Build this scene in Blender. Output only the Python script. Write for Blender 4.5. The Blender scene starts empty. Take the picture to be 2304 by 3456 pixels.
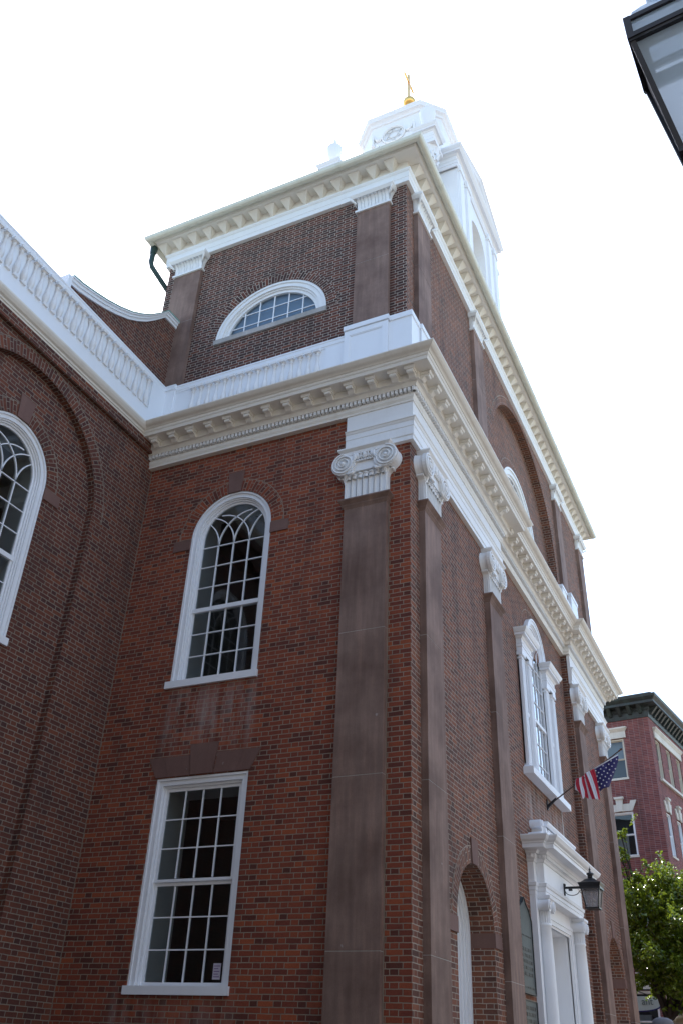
import bpy, bmesh, math, random
from mathutils import Vector, Matrix
from mathutils.geometry import tessellate_polygon
random.seed(7)
C = bpy.context.scene.collection
SC = bpy.context.scene
GZ = 0.35                                   # pavement level

# ------------------------------------------------------------------ camera
cam = bpy.data.cameras.new('camera'); camo = bpy.data.objects.new('camera', cam); C.objects.link(camo)
cam.sensor_fit = 'VERTICAL'; cam.sensor_height = 24.0; cam.lens = 2962.698 / 3456 * 24.0
cam.clip_start = 0.05; cam.clip_end = 3000
_r = Vector((0.90443785, 0.42482959, 0.0388843)); _d = Vector((-0.19696357, 0.49669213, -0.84528237)); _f = Vector((-0.37841449, 0.75684658, 0.53290312))
camo.matrix_world = Matrix(((_r.x, -_d.x, -_f.x, 4.02085546), (_r.y, -_d.y, -_f.y, -10.3280468), (_r.z, -_d.z, -_f.z, 1.6), (0, 0, 0, 1)))
SC.camera = camo

# ------------------------------------------------------------------ light
SUN_EL, SUN_AZ = math.radians(52), math.radians(-34)       # azimuth from +y towards +x: the sun stands behind the church
w = bpy.data.worlds.new('World'); SC.world = w; w.use_nodes = True
nt = w.node_tree; bg = nt.nodes['Background']
sky = nt.nodes.new('ShaderNodeTexSky'); sky.sky_type = 'NISHITA'; sky.sun_disc = False
sky.sun_elevation = SUN_EL; sky.sun_rotation = SUN_AZ
sky.air_density = 1.3; sky.dust_density = 1.0; sky.ozone_density = 2.0
nt.links.new(sky.outputs[0], bg.inputs[0]); bg.inputs[1].default_value = 0.15
sl = bpy.data.lights.new('sun', 'SUN'); sl.energy = 5.0; sl.angle = math.radians(0.5); sl.color = (1.0, 0.95, 0.86)
so = bpy.data.objects.new('sun', sl); C.objects.link(so)
sd = Vector((math.sin(SUN_AZ) * math.cos(SUN_EL), math.cos(SUN_AZ) * math.cos(SUN_EL), math.sin(SUN_EL)))
so.rotation_euler = sd.to_track_quat('Z', 'Y').to_euler(); so.location = (0, 0, 60)
SC.view_settings.view_transform = 'Standard'; SC.view_settings.look = 'None'; SC.view_settings.gamma = 1.0
SC.view_settings.exposure = 1.55

# ------------------------------------------------------------------ materials
def M(name, col, rough=0.6, spec=0.4, metal=0.0):
    m = bpy.data.materials.new(name); m.use_nodes = True
    b = m.node_tree.nodes['Principled BSDF']
    b.inputs['Base Color'].default_value = (*col, 1); b.inputs['Roughness'].default_value = rough
    b.inputs['Specular IOR Level'].default_value = spec; b.inputs['Metallic'].default_value = metal
    return m
class NT:
    def __init__(s, m): s.m = m; s.t = m.node_tree; s.b = s.t.nodes['Principled BSDF']
    def n(s, typ, **kw):
        o = s.t.nodes.new(typ)
        for k, v in kw.items(): setattr(o, k, v)
        return o
    def l(s, a, b): s.t.links.new(a, b)
    def val(s, sock, v):
        if hasattr(v, 'is_output'): s.l(v, sock)
        else: sock.default_value = v
    def math(s, op, a, b=0.0, c=0.0):
        o = s.n('ShaderNodeMath', operation=op)
        s.val(o.inputs[0], a); s.val(o.inputs[1], b); s.val(o.inputs[2], c)
        return o.outputs[0]
    def noise(s, vec, scale, detail=3.0, rough=0.55, out=0):
        o = s.n('ShaderNodeTexNoise'); s.l(vec, o.inputs['Vector'])
        o.inputs['Scale'].default_value = scale; o.inputs['Detail'].default_value = detail; o.inputs['Roughness'].default_value = rough
        return o.outputs[out]
    def mix(s, f, a, b, mode='MIX'):
        o = s.n('ShaderNodeMix', data_type='RGBA', blend_type=mode)
        s.val(o.inputs[0], f)
        for i, v in ((6, a), (7, b)):
            if hasattr(v, 'is_output'): s.l(v, o.inputs[i])
            else: o.inputs[i].default_value = (*v, 1) if len(v) == 3 else v
        return o.outputs[2]
    def ramp(s, f, stops, interp='LINEAR'):
        o = s.n('ShaderNodeValToRGB'); s.l(f, o.inputs[0]); cr = o.color_ramp; cr.interpolation = interp
        while len(cr.elements) < len(stops): cr.elements.new(0.5)
        for e, (p, c) in zip(cr.elements, stops): e.position = p; e.color = (*c, 1) if len(c) == 3 else c
        return o.outputs[0]
    def mrange(s, v, a, b, c=0.0, d=1.0):
        o = s.n('ShaderNodeMapRange'); s.val(o.inputs[0], v)
        for i, x in enumerate((a, b, c, d)): o.inputs[i + 1].default_value = x
        return o.outputs[0]
    def bump(s, h, strength, dist):
        o = s.n('ShaderNodeBump'); s.l(h, o.inputs['Height']); o.inputs['Strength'].default_value = strength; o.inputs['Distance'].default_value = dist
        s.l(o.outputs[0], s.b.inputs['Normal'])

def brick_mat(name, pal, mortar, hbias=0.12, row=0.067, stret=0.215, head=0.11, patch=0.25, seed=0.0, stains=(), jw=0.0055):
    m = M(name, (0.3, 0.1, 0.07), 0.85, 0.2); k = NT(m)
    uv = k.n('ShaderNodeUVMap').outputs[0]
    geo = k.n('ShaderNodeNewGeometry').outputs['Position']
    wob = k.noise(uv, 9.0, 2.0, 0.5, 1)
    off = k.n('ShaderNodeVectorMath', operation='SUBTRACT'); k.l(wob, off.inputs[0]); off.inputs[1].default_value = (0.5, 0.5, 0.5)
    sc = k.n('ShaderNodeVectorMath', operation='SCALE'); k.l(off.outputs[0], sc.inputs[0]); sc.inputs['Scale'].default_value = 0.011
    ad = k.n('ShaderNodeVectorMath', operation='ADD'); k.l(uv, ad.inputs[0]); k.l(sc.outputs[0], ad.inputs[1])
    sep = k.n('ShaderNodeSeparateXYZ'); k.l(ad.outputs[0], sep.inputs[0]); u, v = sep.outputs[0], sep.outputs[1]
    P = stret + head
    rowi = k.math('FLOOR', k.math('DIVIDE', v, row))
    par = k.math('FLOORED_MODULO', rowi, 2.0)
    u2 = k.math('ADD', k.math('MULTIPLY_ADD', par, P * 0.5, u), 50 * P)
    ki = k.math('FLOOR', k.math('DIVIDE', u2, P))
    t = k.math('SUBTRACT', u2, k.math('MULTIPLY', ki, P))
    ish = k.math('GREATER_THAN', t, stret)
    du = k.math('MINIMUM', k.math('MINIMUM', t, k.math('SUBTRACT', P, t)), k.math('ABSOLUTE', k.math('SUBTRACT', t, stret)))
    fv = k.math('SUBTRACT', v, k.math('MULTIPLY', rowi, row))
    dv = k.math('MINIMUM', fv, k.math('SUBTRACT', row, fv))
    dist = k.math('MINIMUM', du, dv)
    brickmask = k.mrange(dist, jw - 0.0012, jw + 0.0012)
    comb = k.n('ShaderNodeCombineXYZ'); k.l(k.math('MULTIPLY_ADD', ki, 2.0, ish), comb.inputs[0]); k.l(rowi, comb.inputs[1]); comb.inputs[2].default_value = seed + 0.37
    wn = k.n('ShaderNodeTexWhiteNoise', noise_dimensions='3D'); k.l(comb.outputs[0], wn.inputs['Vector'])
    big = k.noise(geo, 0.55, 4.0, 0.6)
    mid = k.noise(geo, 3.0, 3.0, 0.6)
    f = k.math('SUBTRACT', k.math('MULTIPLY_ADD', k.math('SUBTRACT', big, 0.5), patch * 4, wn.outputs[0]), k.math('MULTIPLY', ish, hbias))
    col = k.ramp(f, pal)
    fine = k.noise(geo, 45.0, 3.0, 0.7)
    col = k.mix(0.55, col, k.ramp(fine, [(0.25, (0.55, 0.55, 0.55)), (0.8, (1.35, 1.3, 1.25))]), 'MULTIPLY')
    mcol = k.mix(0.5, mortar, k.ramp(mid, [(0.3, (0.6, 0.6, 0.6)), (0.75, (1.25, 1.25, 1.25))]), 'MULTIPLY')
    out = k.mix(brickmask, mcol, col)
    # soot and lime streaks with shapes of their own
    mp = k.n('ShaderNodeMapping'); k.l(geo, mp.inputs[0]); mp.inputs['Scale'].default_value = (2.2, 2.2, 0.35)
    stk = k.noise(mp.outputs[0], 1.0, 4.0, 0.6)
    out = k.mix(k.mrange(stk, 0.52, 0.8, 0.0, 0.5), out, (0.045, 0.035, 0.033))
    for (x0, x1, y0, y1, z0, z1, amt) in stains:
        s3 = k.n('ShaderNodeSeparateXYZ'); k.l(geo, s3.inputs[0])
        msk = None
        for i, (a, b, e) in enumerate(((x0, x1, 0.12), (y0, y1, 0.12), (z0, z1, 0.45))):
            c_, h_ = (a + b) / 2, (b - a) / 2
            q = k.mrange(k.math('ABSOLUTE', k.math('SUBTRACT', s3.outputs[i], c_)), h_ - e, h_ + e * 0.3, 1.0, 0.0)
            msk = q if msk is None else k.math('MULTIPLY', msk, q)
        mp2 = k.n('ShaderNodeMapping'); k.l(geo, mp2.inputs[0]); mp2.inputs['Scale'].default_value = (6, 6, 0.9)
        msk = k.math('MULTIPLY', msk, k.mrange(k.noise(mp2.outputs[0], 1.0, 4.0, 0.65), 0.42, 0.68, 0.0, amt))
        out = k.mix(msk, out, (0.42, 0.36, 0.33))
    k.l(out, k.b.inputs['Base Color'])
    h = k.math('MULTIPLY_ADD', fine, 0.25, brickmask)
    k.bump(h, 0.6, 0.006)
    return m

def stone_mat(name, a, b, streak=0.5, rough=0.8):
    m = M(name, a, rough, 0.25); k = NT(m)
    geo = k.n('ShaderNodeNewGeometry').outputs['Position']
    mp = k.n('ShaderNodeMapping'); k.l(geo, mp.inputs[0]); mp.inputs['Scale'].default_value = (7, 7, 0.6)
    s = k.noise(mp.outputs[0], 1.3, 5.0, 0.65); n2 = k.noise(geo, 1.1, 5.0, 0.6); n3 = k.noise(geo, 60, 3.0, 0.7)
    col = k.mix(k.mrange(n2, 0.38, 0.62), a, b)
    col = k.mix(streak, col, k.ramp(s, [(0.3, (0.7, 0.7, 0.7)), (0.55, (1, 1, 1)), (0.75, (1.45, 1.4, 1.35))]), 'MULTIPLY')
    col = k.mix(0.3, col, k.ramp(n3, [(0.3, (0.7, 0.7, 0.7)), (0.7, (1.25, 1.25, 1.25))]), 'MULTIPLY')
    sp = k.noise(geo, 7.0, 2.0, 0.5)
    col = k.mix(k.mrange(sp, 0.76, 0.8, 0.0, 0.45), col, (0.5, 0.48, 0.46))
    k.l(col, k.b.inputs['Base Color']); k.bump(n3, 0.25, 0.004)
    return m

def paint_mat(name, a, dirt=(0.45, 0.40, 0.33), amt=0.35, rough=0.5, scale=1.0):
    m = M(name, a, rough, 0.4); k = NT(m)
    geo = k.n('ShaderNodeNewGeometry').outputs['Position']
    mp = k.n('ShaderNodeMapping'); k.l(geo, mp.inputs[0]); mp.inputs['Scale'].default_value = (3 * scale, 3 * scale, 1.2 * scale)
    n1 = k.noise(mp.outputs[0], 1.5, 5.0, 0.65); n2 = k.noise(geo, 25.0 * scale, 3.0, 0.6)
    col = k.mix(k.mrange(n1, 0.5, 0.82, 0.0, amt), a, dirt)
    col = k.mix(k.mrange(n2, 0.62, 0.8, 0.0, amt * 0.5), col, dirt)
    k.l(col, k.b.inputs['Base Color']); k.bump(n2, 0.08, 0.003)
    return m

BRK_SIDE = brick_mat('brick_orange', [(0.0, (0.1176, 0.0409, 0.0297)), (0.16, (0.1863, 0.0521, 0.0343)), (0.4, (0.2304, 0.0610, 0.0355)), (0.75, (0.2696, 0.0699, 0.0372)), (1.0, (0.3529, 0.0929, 0.0412))],
                     (0.300, 0.235, 0.175), stains=((-3.95, -2.35, -0.5, 0.5, 5.3, 6.5, 0.55), (-4.2, -2.2, -0.5, 0.5, 1.6, 2.35, 0.35)))
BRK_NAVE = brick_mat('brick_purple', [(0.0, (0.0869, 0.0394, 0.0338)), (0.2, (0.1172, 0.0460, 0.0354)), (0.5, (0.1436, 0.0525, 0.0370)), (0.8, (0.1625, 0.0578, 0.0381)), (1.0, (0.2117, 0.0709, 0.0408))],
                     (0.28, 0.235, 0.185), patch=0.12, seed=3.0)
BRK_ATT = brick_mat('brick_dark', [(0.0, (0.0607, 0.0332, 0.0289)), (0.28, (0.0857, 0.0396, 0.0321)), (0.5, (0.1178, 0.0460, 0.0344)), (0.8, (0.1357, 0.0498, 0.0355)), (1.0, (0.1785, 0.0606, 0.0377))],
                    (0.46, 0.39, 0.32), hbias=0.2, patch=0.1, seed=5.0)
BRK_FRONT = brick_mat('brick_front', [(0.0, (0.1040, 0.0548, 0.0427)), (0.25, (0.1517, 0.0665, 0.0480)), (0.6, (0.1907, 0.0783, 0.0513)), (1.0, (0.2514, 0.0979, 0.0559))],
                      (0.36, 0.30, 0.24), patch=0.15, seed=8.0, stains=((-0.3, 0.1, 6.2, 9.6, 5.2, 6.5, 0.55),))
BRK_APT = brick_mat('brick_apartment', [(0.0, (0.15, 0.048, 0.047)), (0.5, (0.205, 0.064, 0.058)), (1.0, (0.26, 0.085, 0.07))], (0.30, 0.22, 0.21), hbias=0.0, stret=0.215, head=0.215, patch=0.05, seed=11.0)
STONE = stone_mat('brownstone', (0.17, 0.105, 0.082), (0.27, 0.178, 0.142), 0.75)
STONE_D = stone_mat('brownstone_dark', (0.17, 0.095, 0.078), (0.20, 0.115, 0.094), 0.3)
SILLSTONE = stone_mat('grey_stone', (0.36, 0.34, 0.31), (0.46, 0.43, 0.4), 0.4)
LIME = stone_mat('limestone', (0.60, 0.55, 0.47), (0.68, 0.63, 0.55), 0.25)
WHITE = paint_mat('white_paint', (0.83, 0.825, 0.81), amt=0.18)
WHITE2 = paint_mat('white_paint_clean', (0.84, 0.85, 0.87), amt=0.08)
BOUNCE_CREAM = paint_mat('cream_bounce_tint', (0.80, 0.755, 0.675), (0.5, 0.42, 0.33), amt=0.3)  # cream tone of the trim: warm bounce light put into the paint colour
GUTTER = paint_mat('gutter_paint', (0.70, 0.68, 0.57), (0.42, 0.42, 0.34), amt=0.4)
BALUS = paint_mat('baluster_paint', (0.82, 0.80, 0.78), (0.55, 0.42, 0.3), amt=0.45, scale=2.5)
BLACK = M('black_iron', (0.012, 0.012, 0.014), 0.35, 0.5)
IRON = M('lamp_iron', (0.014, 0.013, 0.018), 0.5, 0.5)
GOLD = M('gold_leaf', (0.85, 0.52, 0.16), 0.3, 0.5, 0.9)
COPPER = M('copper_patina', (0.24, 0.42, 0.36), 0.7)
GREENPIPE = M('dark_green_metal', (0.02, 0.05, 0.045), 0.5)
SLATE = M('roof_slate', (0.09, 0.09, 0.1), 0.8)
DARKGREEN = paint_mat('verdigris_cornice', (0.03, 0.034, 0.032), (0.10, 0.16, 0.135), amt=0.45, scale=0.7)
GLASS = None
def glass_mat(name, tint=(0.55, 0.6, 0.62), refl=1.0):
    m = bpy.data.materials.new(name); m.use_nodes = True; t = m.node_tree; t.nodes.clear()
    o = t.nodes.new('ShaderNodeOutputMaterial'); mx = t.nodes.new('ShaderNodeMixShader'); tr = t.nodes.new('ShaderNodeBsdfTransparent'); gl = t.nodes.new('ShaderNodeBsdfGlossy')
    ge = t.nodes.new('ShaderNodeNewGeometry'); dt = t.nodes.new('ShaderNodeVectorMath'); dt.operation = 'DOT_PRODUCT'; t.links.new(ge.outputs['Normal'], dt.inputs[0]); t.links.new(ge.outputs['Incoming'], dt.inputs[1])
    def mth(op, a_, b_=0.0):
        q = t.nodes.new('ShaderNodeMath'); q.operation = op
        for i_, v_ in enumerate((a_, b_)):
            if hasattr(v_, 'is_output'): t.links.new(v_, q.inputs[i_])
            else: q.inputs[i_].default_value = v_
        return q.outputs[0]
    f5 = mth('POWER', mth('SUBTRACT', 1.0, mth('ABSOLUTE', dt.outputs['Value'])), 5.0)
    ml = mth('MULTIPLY', mth('ADD', mth('MULTIPLY', f5, 0.93), 0.07), refl); t.links.new(ml, mx.inputs[0])
    tr.inputs[0].default_value = (*tint, 1); gl.inputs['Roughness'].default_value = 0.02
    ns = t.nodes.new('ShaderNodeTexNoise'); ns.inputs['Scale'].default_value = 2.5; bp = t.nodes.new('ShaderNodeBump'); bp.inputs['Strength'].default_value = 0.05
    tc = t.nodes.new('ShaderNodeTexCoord'); t.links.new(tc.outputs['Object'], ns.inputs['Vector']); t.links.new(ns.outputs[0], bp.inputs['Height']); t.links.new(bp.outputs[0], gl.inputs['Normal'])
    t.links.new(tr.outputs[0], mx.inputs[1]); t.links.new(gl.outputs[0], mx.inputs[2]); t.links.new(mx.outputs[0], o.inputs[0])
    return m
GLASS = glass_mat('window_glass'); GLASS_B = glass_mat('window_glass_reflective', (0.5, 0.55, 0.6), 2.2)
ROOM = M('dark_room', (0.13, 0.14, 0.135), 0.9); JAMB = M('grey_jamb', (0.68, 0.66, 0.62), 0.8); CURT = M('grey_curtain', (0.4, 0.42, 0.43), 0.9)

# ------------------------------------------------------------------ mesh builder
class MB:
    def __init__(s): s.v = []; s.f = []; s.uv = {}; s.sm = set(); s.mi = {}; s.cm = 0
    def add(s, vs, fs, smooth=False, uvs=None):
        b = len(s.v); s.v += [tuple(p) for p in vs]
        for i, f in enumerate(fs):
            k = len(s.f); s.f.append([b + j for j in f])
            if smooth: s.sm.add(k)
            if uvs: s.uv[k] = uvs[i]
            if s.cm: s.mi[k] = s.cm
    def box(s, x0, x1, y0, y1, z0, z1):
        x0, x1 = sorted((x0, x1)); y0, y1 = sorted((y0, y1)); z0, z1 = sorted((z0, z1))
        s.add([(x0, y0, z0), (x1, y0, z0), (x1, y1, z0), (x0, y1, z0), (x0, y0, z1), (x1, y0, z1), (x1, y1, z1), (x0, y1, z1)],
              [(0, 3, 2, 1), (4, 5, 6, 7), (0, 1, 5, 4), (1, 2, 6, 5), (2, 3, 7, 6), (3, 0, 4, 7)])
    def taper(s, a, b, z0, z1):          # a,b: (x0,x1,y0,y1) at bottom and top
        s.add([(a[0], a[2], z0), (a[1], a[2], z0), (a[1], a[3], z0), (a[0], a[3], z0), (b[0], b[2], z1), (b[1], b[2], z1), (b[1], b[3], z1), (b[0], b[3], z1)],
              [(0, 3, 2, 1), (4, 5, 6, 7), (0, 1, 5, 4), (1, 2, 6, 5), (2, 3, 7, 6), (3, 0, 4, 7)])
    def prism(s, poly, y0, y1, smooth=False):          # polygon in (x,z), extruded along y
        n = len(poly); vs = [(x, y0, z) for x, z in poly] + [(x, y1, z) for x, z in poly]
        tri = tessellate_polygon([[Vector((x, z, 0)) for x, z in poly]])
        s.add(vs, [tuple(t) for t in tri] + [tuple(n + i for i in t[::-1]) for t in tri])
        s.add(vs, [(i, (i + 1) % n, n + (i + 1) % n, n + i) for i in range(n)], smooth)
    def prismx(s, poly, x0, x1):         # polygon in (y,z), extruded along x
        n = len(poly); vs = [(x0, y, z) for y, z in poly] + [(x1, y, z) for y, z in poly]
        tri = tessellate_polygon([[Vector((y, z, 0)) for y, z in poly]])
        s.add(vs, [tuple(t) for t in tri] + [tuple(n + i for i in t[::-1]) for t in tri] + [(i, (i + 1) % n, n + (i + 1) % n, n + i) for i in range(n)])
    def prismz(s, poly, z0, z1):
        n = len(poly); vs = [(x, y, z0) for x, y in poly] + [(x, y, z1) for x, y in poly]
        tri = tessellate_polygon([[Vector((x, y, 0)) for x, y in poly]])
        s.add(vs, [tuple(t) for t in tri] + [tuple(n + i for i in t[::-1]) for t in tri] + [(i, (i + 1) % n, n + (i + 1) % n, n + i) for i in range(n)])
    def lathe(s, prof, cx=0, cy=0, n=16, a0=0.0, a1=None, sx=1.0, sy=1.0, smooth=True):
        full = a1 is None; a1 = a0 + 2 * math.pi if full else a1; m = n if full else n + 1
        vs = []
        for r, z in prof:
            for i in range(m):
                t = a0 + (a1 - a0) * i / n; vs.append((cx + sx * r * math.cos(t), cy + sy * r * math.sin(t), z))
        fs = []
        for j in range(len(prof) - 1):
            for i in range(n):
                i2 = (i + 1) % m; fs.append((j * m + i, j * m + i2, (j + 1) * m + i2, (j + 1) * m + i))
        s.add(vs, fs, smooth)
        if full:
            s.add(vs[:m], [tuple(range(m))[::-1]]); s.add(vs[-m:], [tuple(range(m))])
    def tube(s, pts, r, n=8, closed=False, smooth=True):
        pts = [Vector(p) for p in pts]; N = len(pts); rs = r if isinstance(r, (list, tuple)) else [r] * N
        vs = []; ref = None
        for i, p in enumerate(pts):
            a = pts[(i - 1) % N] if closed or i > 0 else p; b = pts[(i + 1) % N] if closed or i < N - 1 else p
            t = (b - a).normalized()
            if ref is None:
                ref = t.orthogonal().normalized()
            ref = (ref - t * ref.dot(t)).normalized(); bi = t.cross(ref)
            for k in range(n):
                ang = 2 * math.pi * k / n; vs.append(p + (ref * math.cos(ang) + bi * math.sin(ang)) * rs[i])
        fs = []
        for i in range(N if closed else N - 1):
            for k in range(n):
                i2 = (i + 1) % N; fs.append((i * n + k, i * n + (k + 1) % n, i2 * n + (k + 1) % n, i2 * n + k))
        s.add(vs, fs, smooth)
        if not closed:
            s.add(vs[:n], [tuple(range(n))[::-1]]); s.add(vs[-n:], [tuple(range(n))])
    def sweep(s, prof, path, closed=False):          # prof: (p,z) outward offset/height; outward = right of travel
        N = len(path); P = [Vector((a, b)) for a, b in path]; off = []
        for i in range(N):
            d0 = (P[i] - P[i - 1]).normalized() if i > 0 or closed else None
            d1 = (P[(i + 1) % N] - P[i]).normalized() if i < N - 1 or closed else None
            n0 = Vector((d0.y, -d0.x)) if d0 else None; n1 = Vector((d1.y, -d1.x)) if d1 else None
            if n0 is None: o = n1
            elif n1 is None: o = n0
            else: o = (n0 + n1) / (1 + n0.dot(n1))
            off.append(o)
        m = len(prof); vs = [(P[i].x + off[i].x * p, P[i].y + off[i].y * p, z) for i in range(N) for p, z in prof]
        fs = []
        for i in range(N if closed else N - 1):
            i2 = (i + 1) % N
            for j in range(m - 1): fs.append((i * m + j, i2 * m + j, i2 * m + j + 1, i * m + j + 1))
        s.add(vs, fs)
        if not closed:
            for i in (0, N - 1):
                pl = [Vector((p, z, 0)) for p, z in prof]; tri = tessellate_polygon([pl])
                s.add([vs[i * m + j] for j in range(m)], [tuple(t) for t in tri])
    def sphere(s, c, r, n=12, sx=1, sy=1, sz=1):
        prof = [(math.cos(math.pi * (j / n - 0.5)) * r, math.sin(math.pi * (j / n - 0.5)) * r) for j in range(n + 1)]
        vs = []; m = n * 2
        for rr, z in prof:
            for i in range(m): vs.append((c[0] + sx * rr * math.cos(2 * math.pi * i / m), c[1] + sy * rr * math.sin(2 * math.pi * i / m), c[2] + sz * z))
        s.add(vs, [(j * m + i, j * m + (i + 1) % m, (j + 1) * m + (i + 1) % m, (j + 1) * m + i) for j in range(n) for i in range(m)], True)
    def sheet(s, outer, holes=(), y=0.0):          # wall sheet in the (x,z) plane with holes
        loops = [[Vector((a, b, 0)) for a, b in outer]] + [[Vector((a, b, 0)) for a, b in h] for h in holes]
        vs = [(p.x, y, p.y) for L in loops for p in L]
        s.add(vs, [tuple(t) for t in tessellate_polygon(loops)])
    def strip(s, A, B):                   # quads between two equal-length polylines
        n = len(A); s.add(list(A) + list(B), [(i, i + 1, n + i + 1, n + i) for i in range(n - 1)])
    def reveal(s, loop, y0, y1, closed=True):
        L = list(loop) + ([loop[0]] if closed else [])
        s.strip([(a, y0, b) for a, b in L], [(a, y1, b) for a, b in L])
    def band(s, o, i, y0, y1):            # moulded band between two matching outlines (x,z), front at y0, back at y1
        O = [(a, y0, b) for a, b in o]; I = [(a, y0, b) for a, b in i]; O1 = [(a, y1, b) for a, b in o]; I1 = [(a, y1, b) for a, b in i]
        s.strip(O, I); s.strip(I, I1); s.strip(O1, O); s.strip(I1, O1)
        for k in (0, -1): s.add([O[k], I[k], I1[k], O1[k]], [(0, 1, 2, 3)])

WM = {}
def obj(name, mb, mat, parent=None, loc=(0, 0, 0), rz=0.0, world=True, uvmode='auto'):
    """one mesh object; with a parent part (world=False) it shares the parent's own axes"""
    me = bpy.data.meshes.new(name); me.from_pydata(mb.v, [], mb.f); me.validate(clean_customdata=False) if False else None
    uvl = me.uv_layers.new(name='UVMap')
    co = [Vector(v) for v in mb.v]
    for p in me.polygons:
        n = p.normal; cu = mb.uv.get(p.index)
        for j, li in enumerate(p.loop_indices):
            v = co[p.vertices[j]]
            if cu: uvl.data[li].uv = cu[j]
            elif abs(n.z) > 0.75: uvl.data[li].uv = (v.x, v.y)
            elif abs(n.x) > abs(n.y): uvl.data[li].uv = (v.y, v.z)
            else: uvl.data[li].uv = (v.x, v.z)
        p.use_smooth = p.index in mb.sm
    bm = bmesh.new(); bm.from_mesh(me)
    bmesh.ops.remove_doubles(bm, verts=bm.verts, dist=1e-5) if False else None
    bm.to_mesh(me); bm.free()
    for mm in (mat if isinstance(mat, (list, tuple)) else [mat]): me.materials.append(mm)
    for k, i in mb.mi.items(): me.polygons[k].material_index = i
    me.update()
    o = bpy.data.objects.new(name, me); C.objects.link(o)
    o.location = loc; o.rotation_euler = (0, 0, rz)
    mw = Matrix.Translation(loc) @ Matrix.Rotation(rz, 4, 'Z')
    if parent is not None:
        o.parent = parent
        if world: o.matrix_parent_inverse = WM[parent.name].inverted()
        else: mw = WM[parent.name] @ mw
    WM[o.name] = mw
    return o
def empty(name, loc, label, cat, rz=0.0, group=None):
    o = bpy.data.objects.new(name, None); C.objects.link(o); o.location = loc; o.rotation_euler = (0, 0, rz); o.empty_display_size = 0.3
    WM[o.name] = Matrix.Translation(loc) @ Matrix.Rotation(rz, 4, 'Z')
    return tag(o, label, cat, group)
def tag(o, label, cat, group=None):
    o['label'] = label; o['category'] = cat
    if group: o['group'] = group
    return o
def recalc(o):
    bm = bmesh.new(); bm.from_mesh(o.data); bmesh.ops.recalc_face_normals(bm, faces=bm.faces); bm.to_mesh(o.data); bm.free(); return o
def dup(o, loc=None, rz=None, parent=None):
    c = o.copy(); C.objects.link(c)
    if loc is not None: c.location = loc
    if rz is not None: c.rotation_euler = (0, 0, rz)
    if parent is not None: c.parent = parent
    WM[c.name] = Matrix.Translation(c.location) @ Matrix.Rotation(c.rotation_euler[2], 4, 'Z')
    return c
def arch(cx, zb, zs, r, n=20, base=True):          # open outline: bottom-left, up, round, down to bottom-right
    a = [(cx + r * math.cos(math.pi * (1 - i / n)), zs + r * math.sin(math.pi * (1 - i / n))) for i in range(n + 1)]
    return ([(cx - r, zb)] if base else []) + a + ([(cx + r, zb)] if base else [])
def ring(mb, cx, zs, r0, r1, y, a0=0.0, a1=math.pi, n=28, th=0.006):          # brick voussoirs standing a few mm proud
    rm = (r0 + r1) / 2; vs = []; fs = []; uvs = []
    for i in range(n + 1):
        t = a0 + (a1 - a0) * i / n
        for r in (r0, r1): vs.append((cx + r * math.cos(t), y - th, zs + r * math.sin(t)))
    for i in range(n):
        fs.append((2 * i, 2 * i + 1, 2 * i + 3, 2 * i + 2)); v0 = (a0 + (a1 - a0) * i / n) * rm; v1 = (a0 + (a1 - a0) * (i + 1) / n) * rm
        uvs.append(((0.003, v0), (r1 - r0 + 0.003, v0), (r1 - r0 + 0.003, v1), (0.003, v1)))
    mb.add(vs, fs, False, uvs)
    for q0, q1 in ((r1, r1 + 0.013),): mb.add([(cx + q * math.cos(a0 + (a1 - a0) * i / n), y - th + 0.001, zs + q * math.sin(a0 + (a1 - a0) * i / n)) for i in range(n + 1) for q in (q0, q1)], [(2 * i, 2 * i + 1, 2 * i + 3, 2 * i + 2) for i in range(n)], False, [[(0, 0)] * 4] * n)
    r1 += 0.013
    o = [(cx + r1 * math.cos(a0 + (a1 - a0) * i / n), zs + r1 * math.sin(a0 + (a1 - a0) * i / n)) for i in range(n + 1)]
    mb.strip([(a, y - th, b) for a, b in o], [(a, y + 0.02, b) for a, b in o])
def ringrev(mb, cx, zs, r, y0, y1, n=28, zb=None):          # intrados with bricks laid round the arch
    vs = []; fs = []; uvs = []
    for i in range(n + 1):
        t = math.pi * i / n; vs += [(cx + r * math.cos(t), y0, zs + r * math.sin(t)), (cx + r * math.cos(t), y1, zs + r * math.sin(t))]
    for i in range(n):
        fs.append((2 * i, 2 * i + 1, 2 * i + 3, 2 * i + 2)); a, b = math.pi * r * i / n, math.pi * r * (i + 1) / n
        uvs.append(((y0, a), (y1, a), (y1, b), (y0, b)))
    mb.add(vs, fs, False, uvs)
    if zb is not None:
        for x in (cx - r, cx + r): mb.add([(x, y0, zb), (x, y1, zb), (x, y1, zs), (x, y0, zs)], [(0, 1, 2, 3)])
R90 = math.radians(90)
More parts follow.
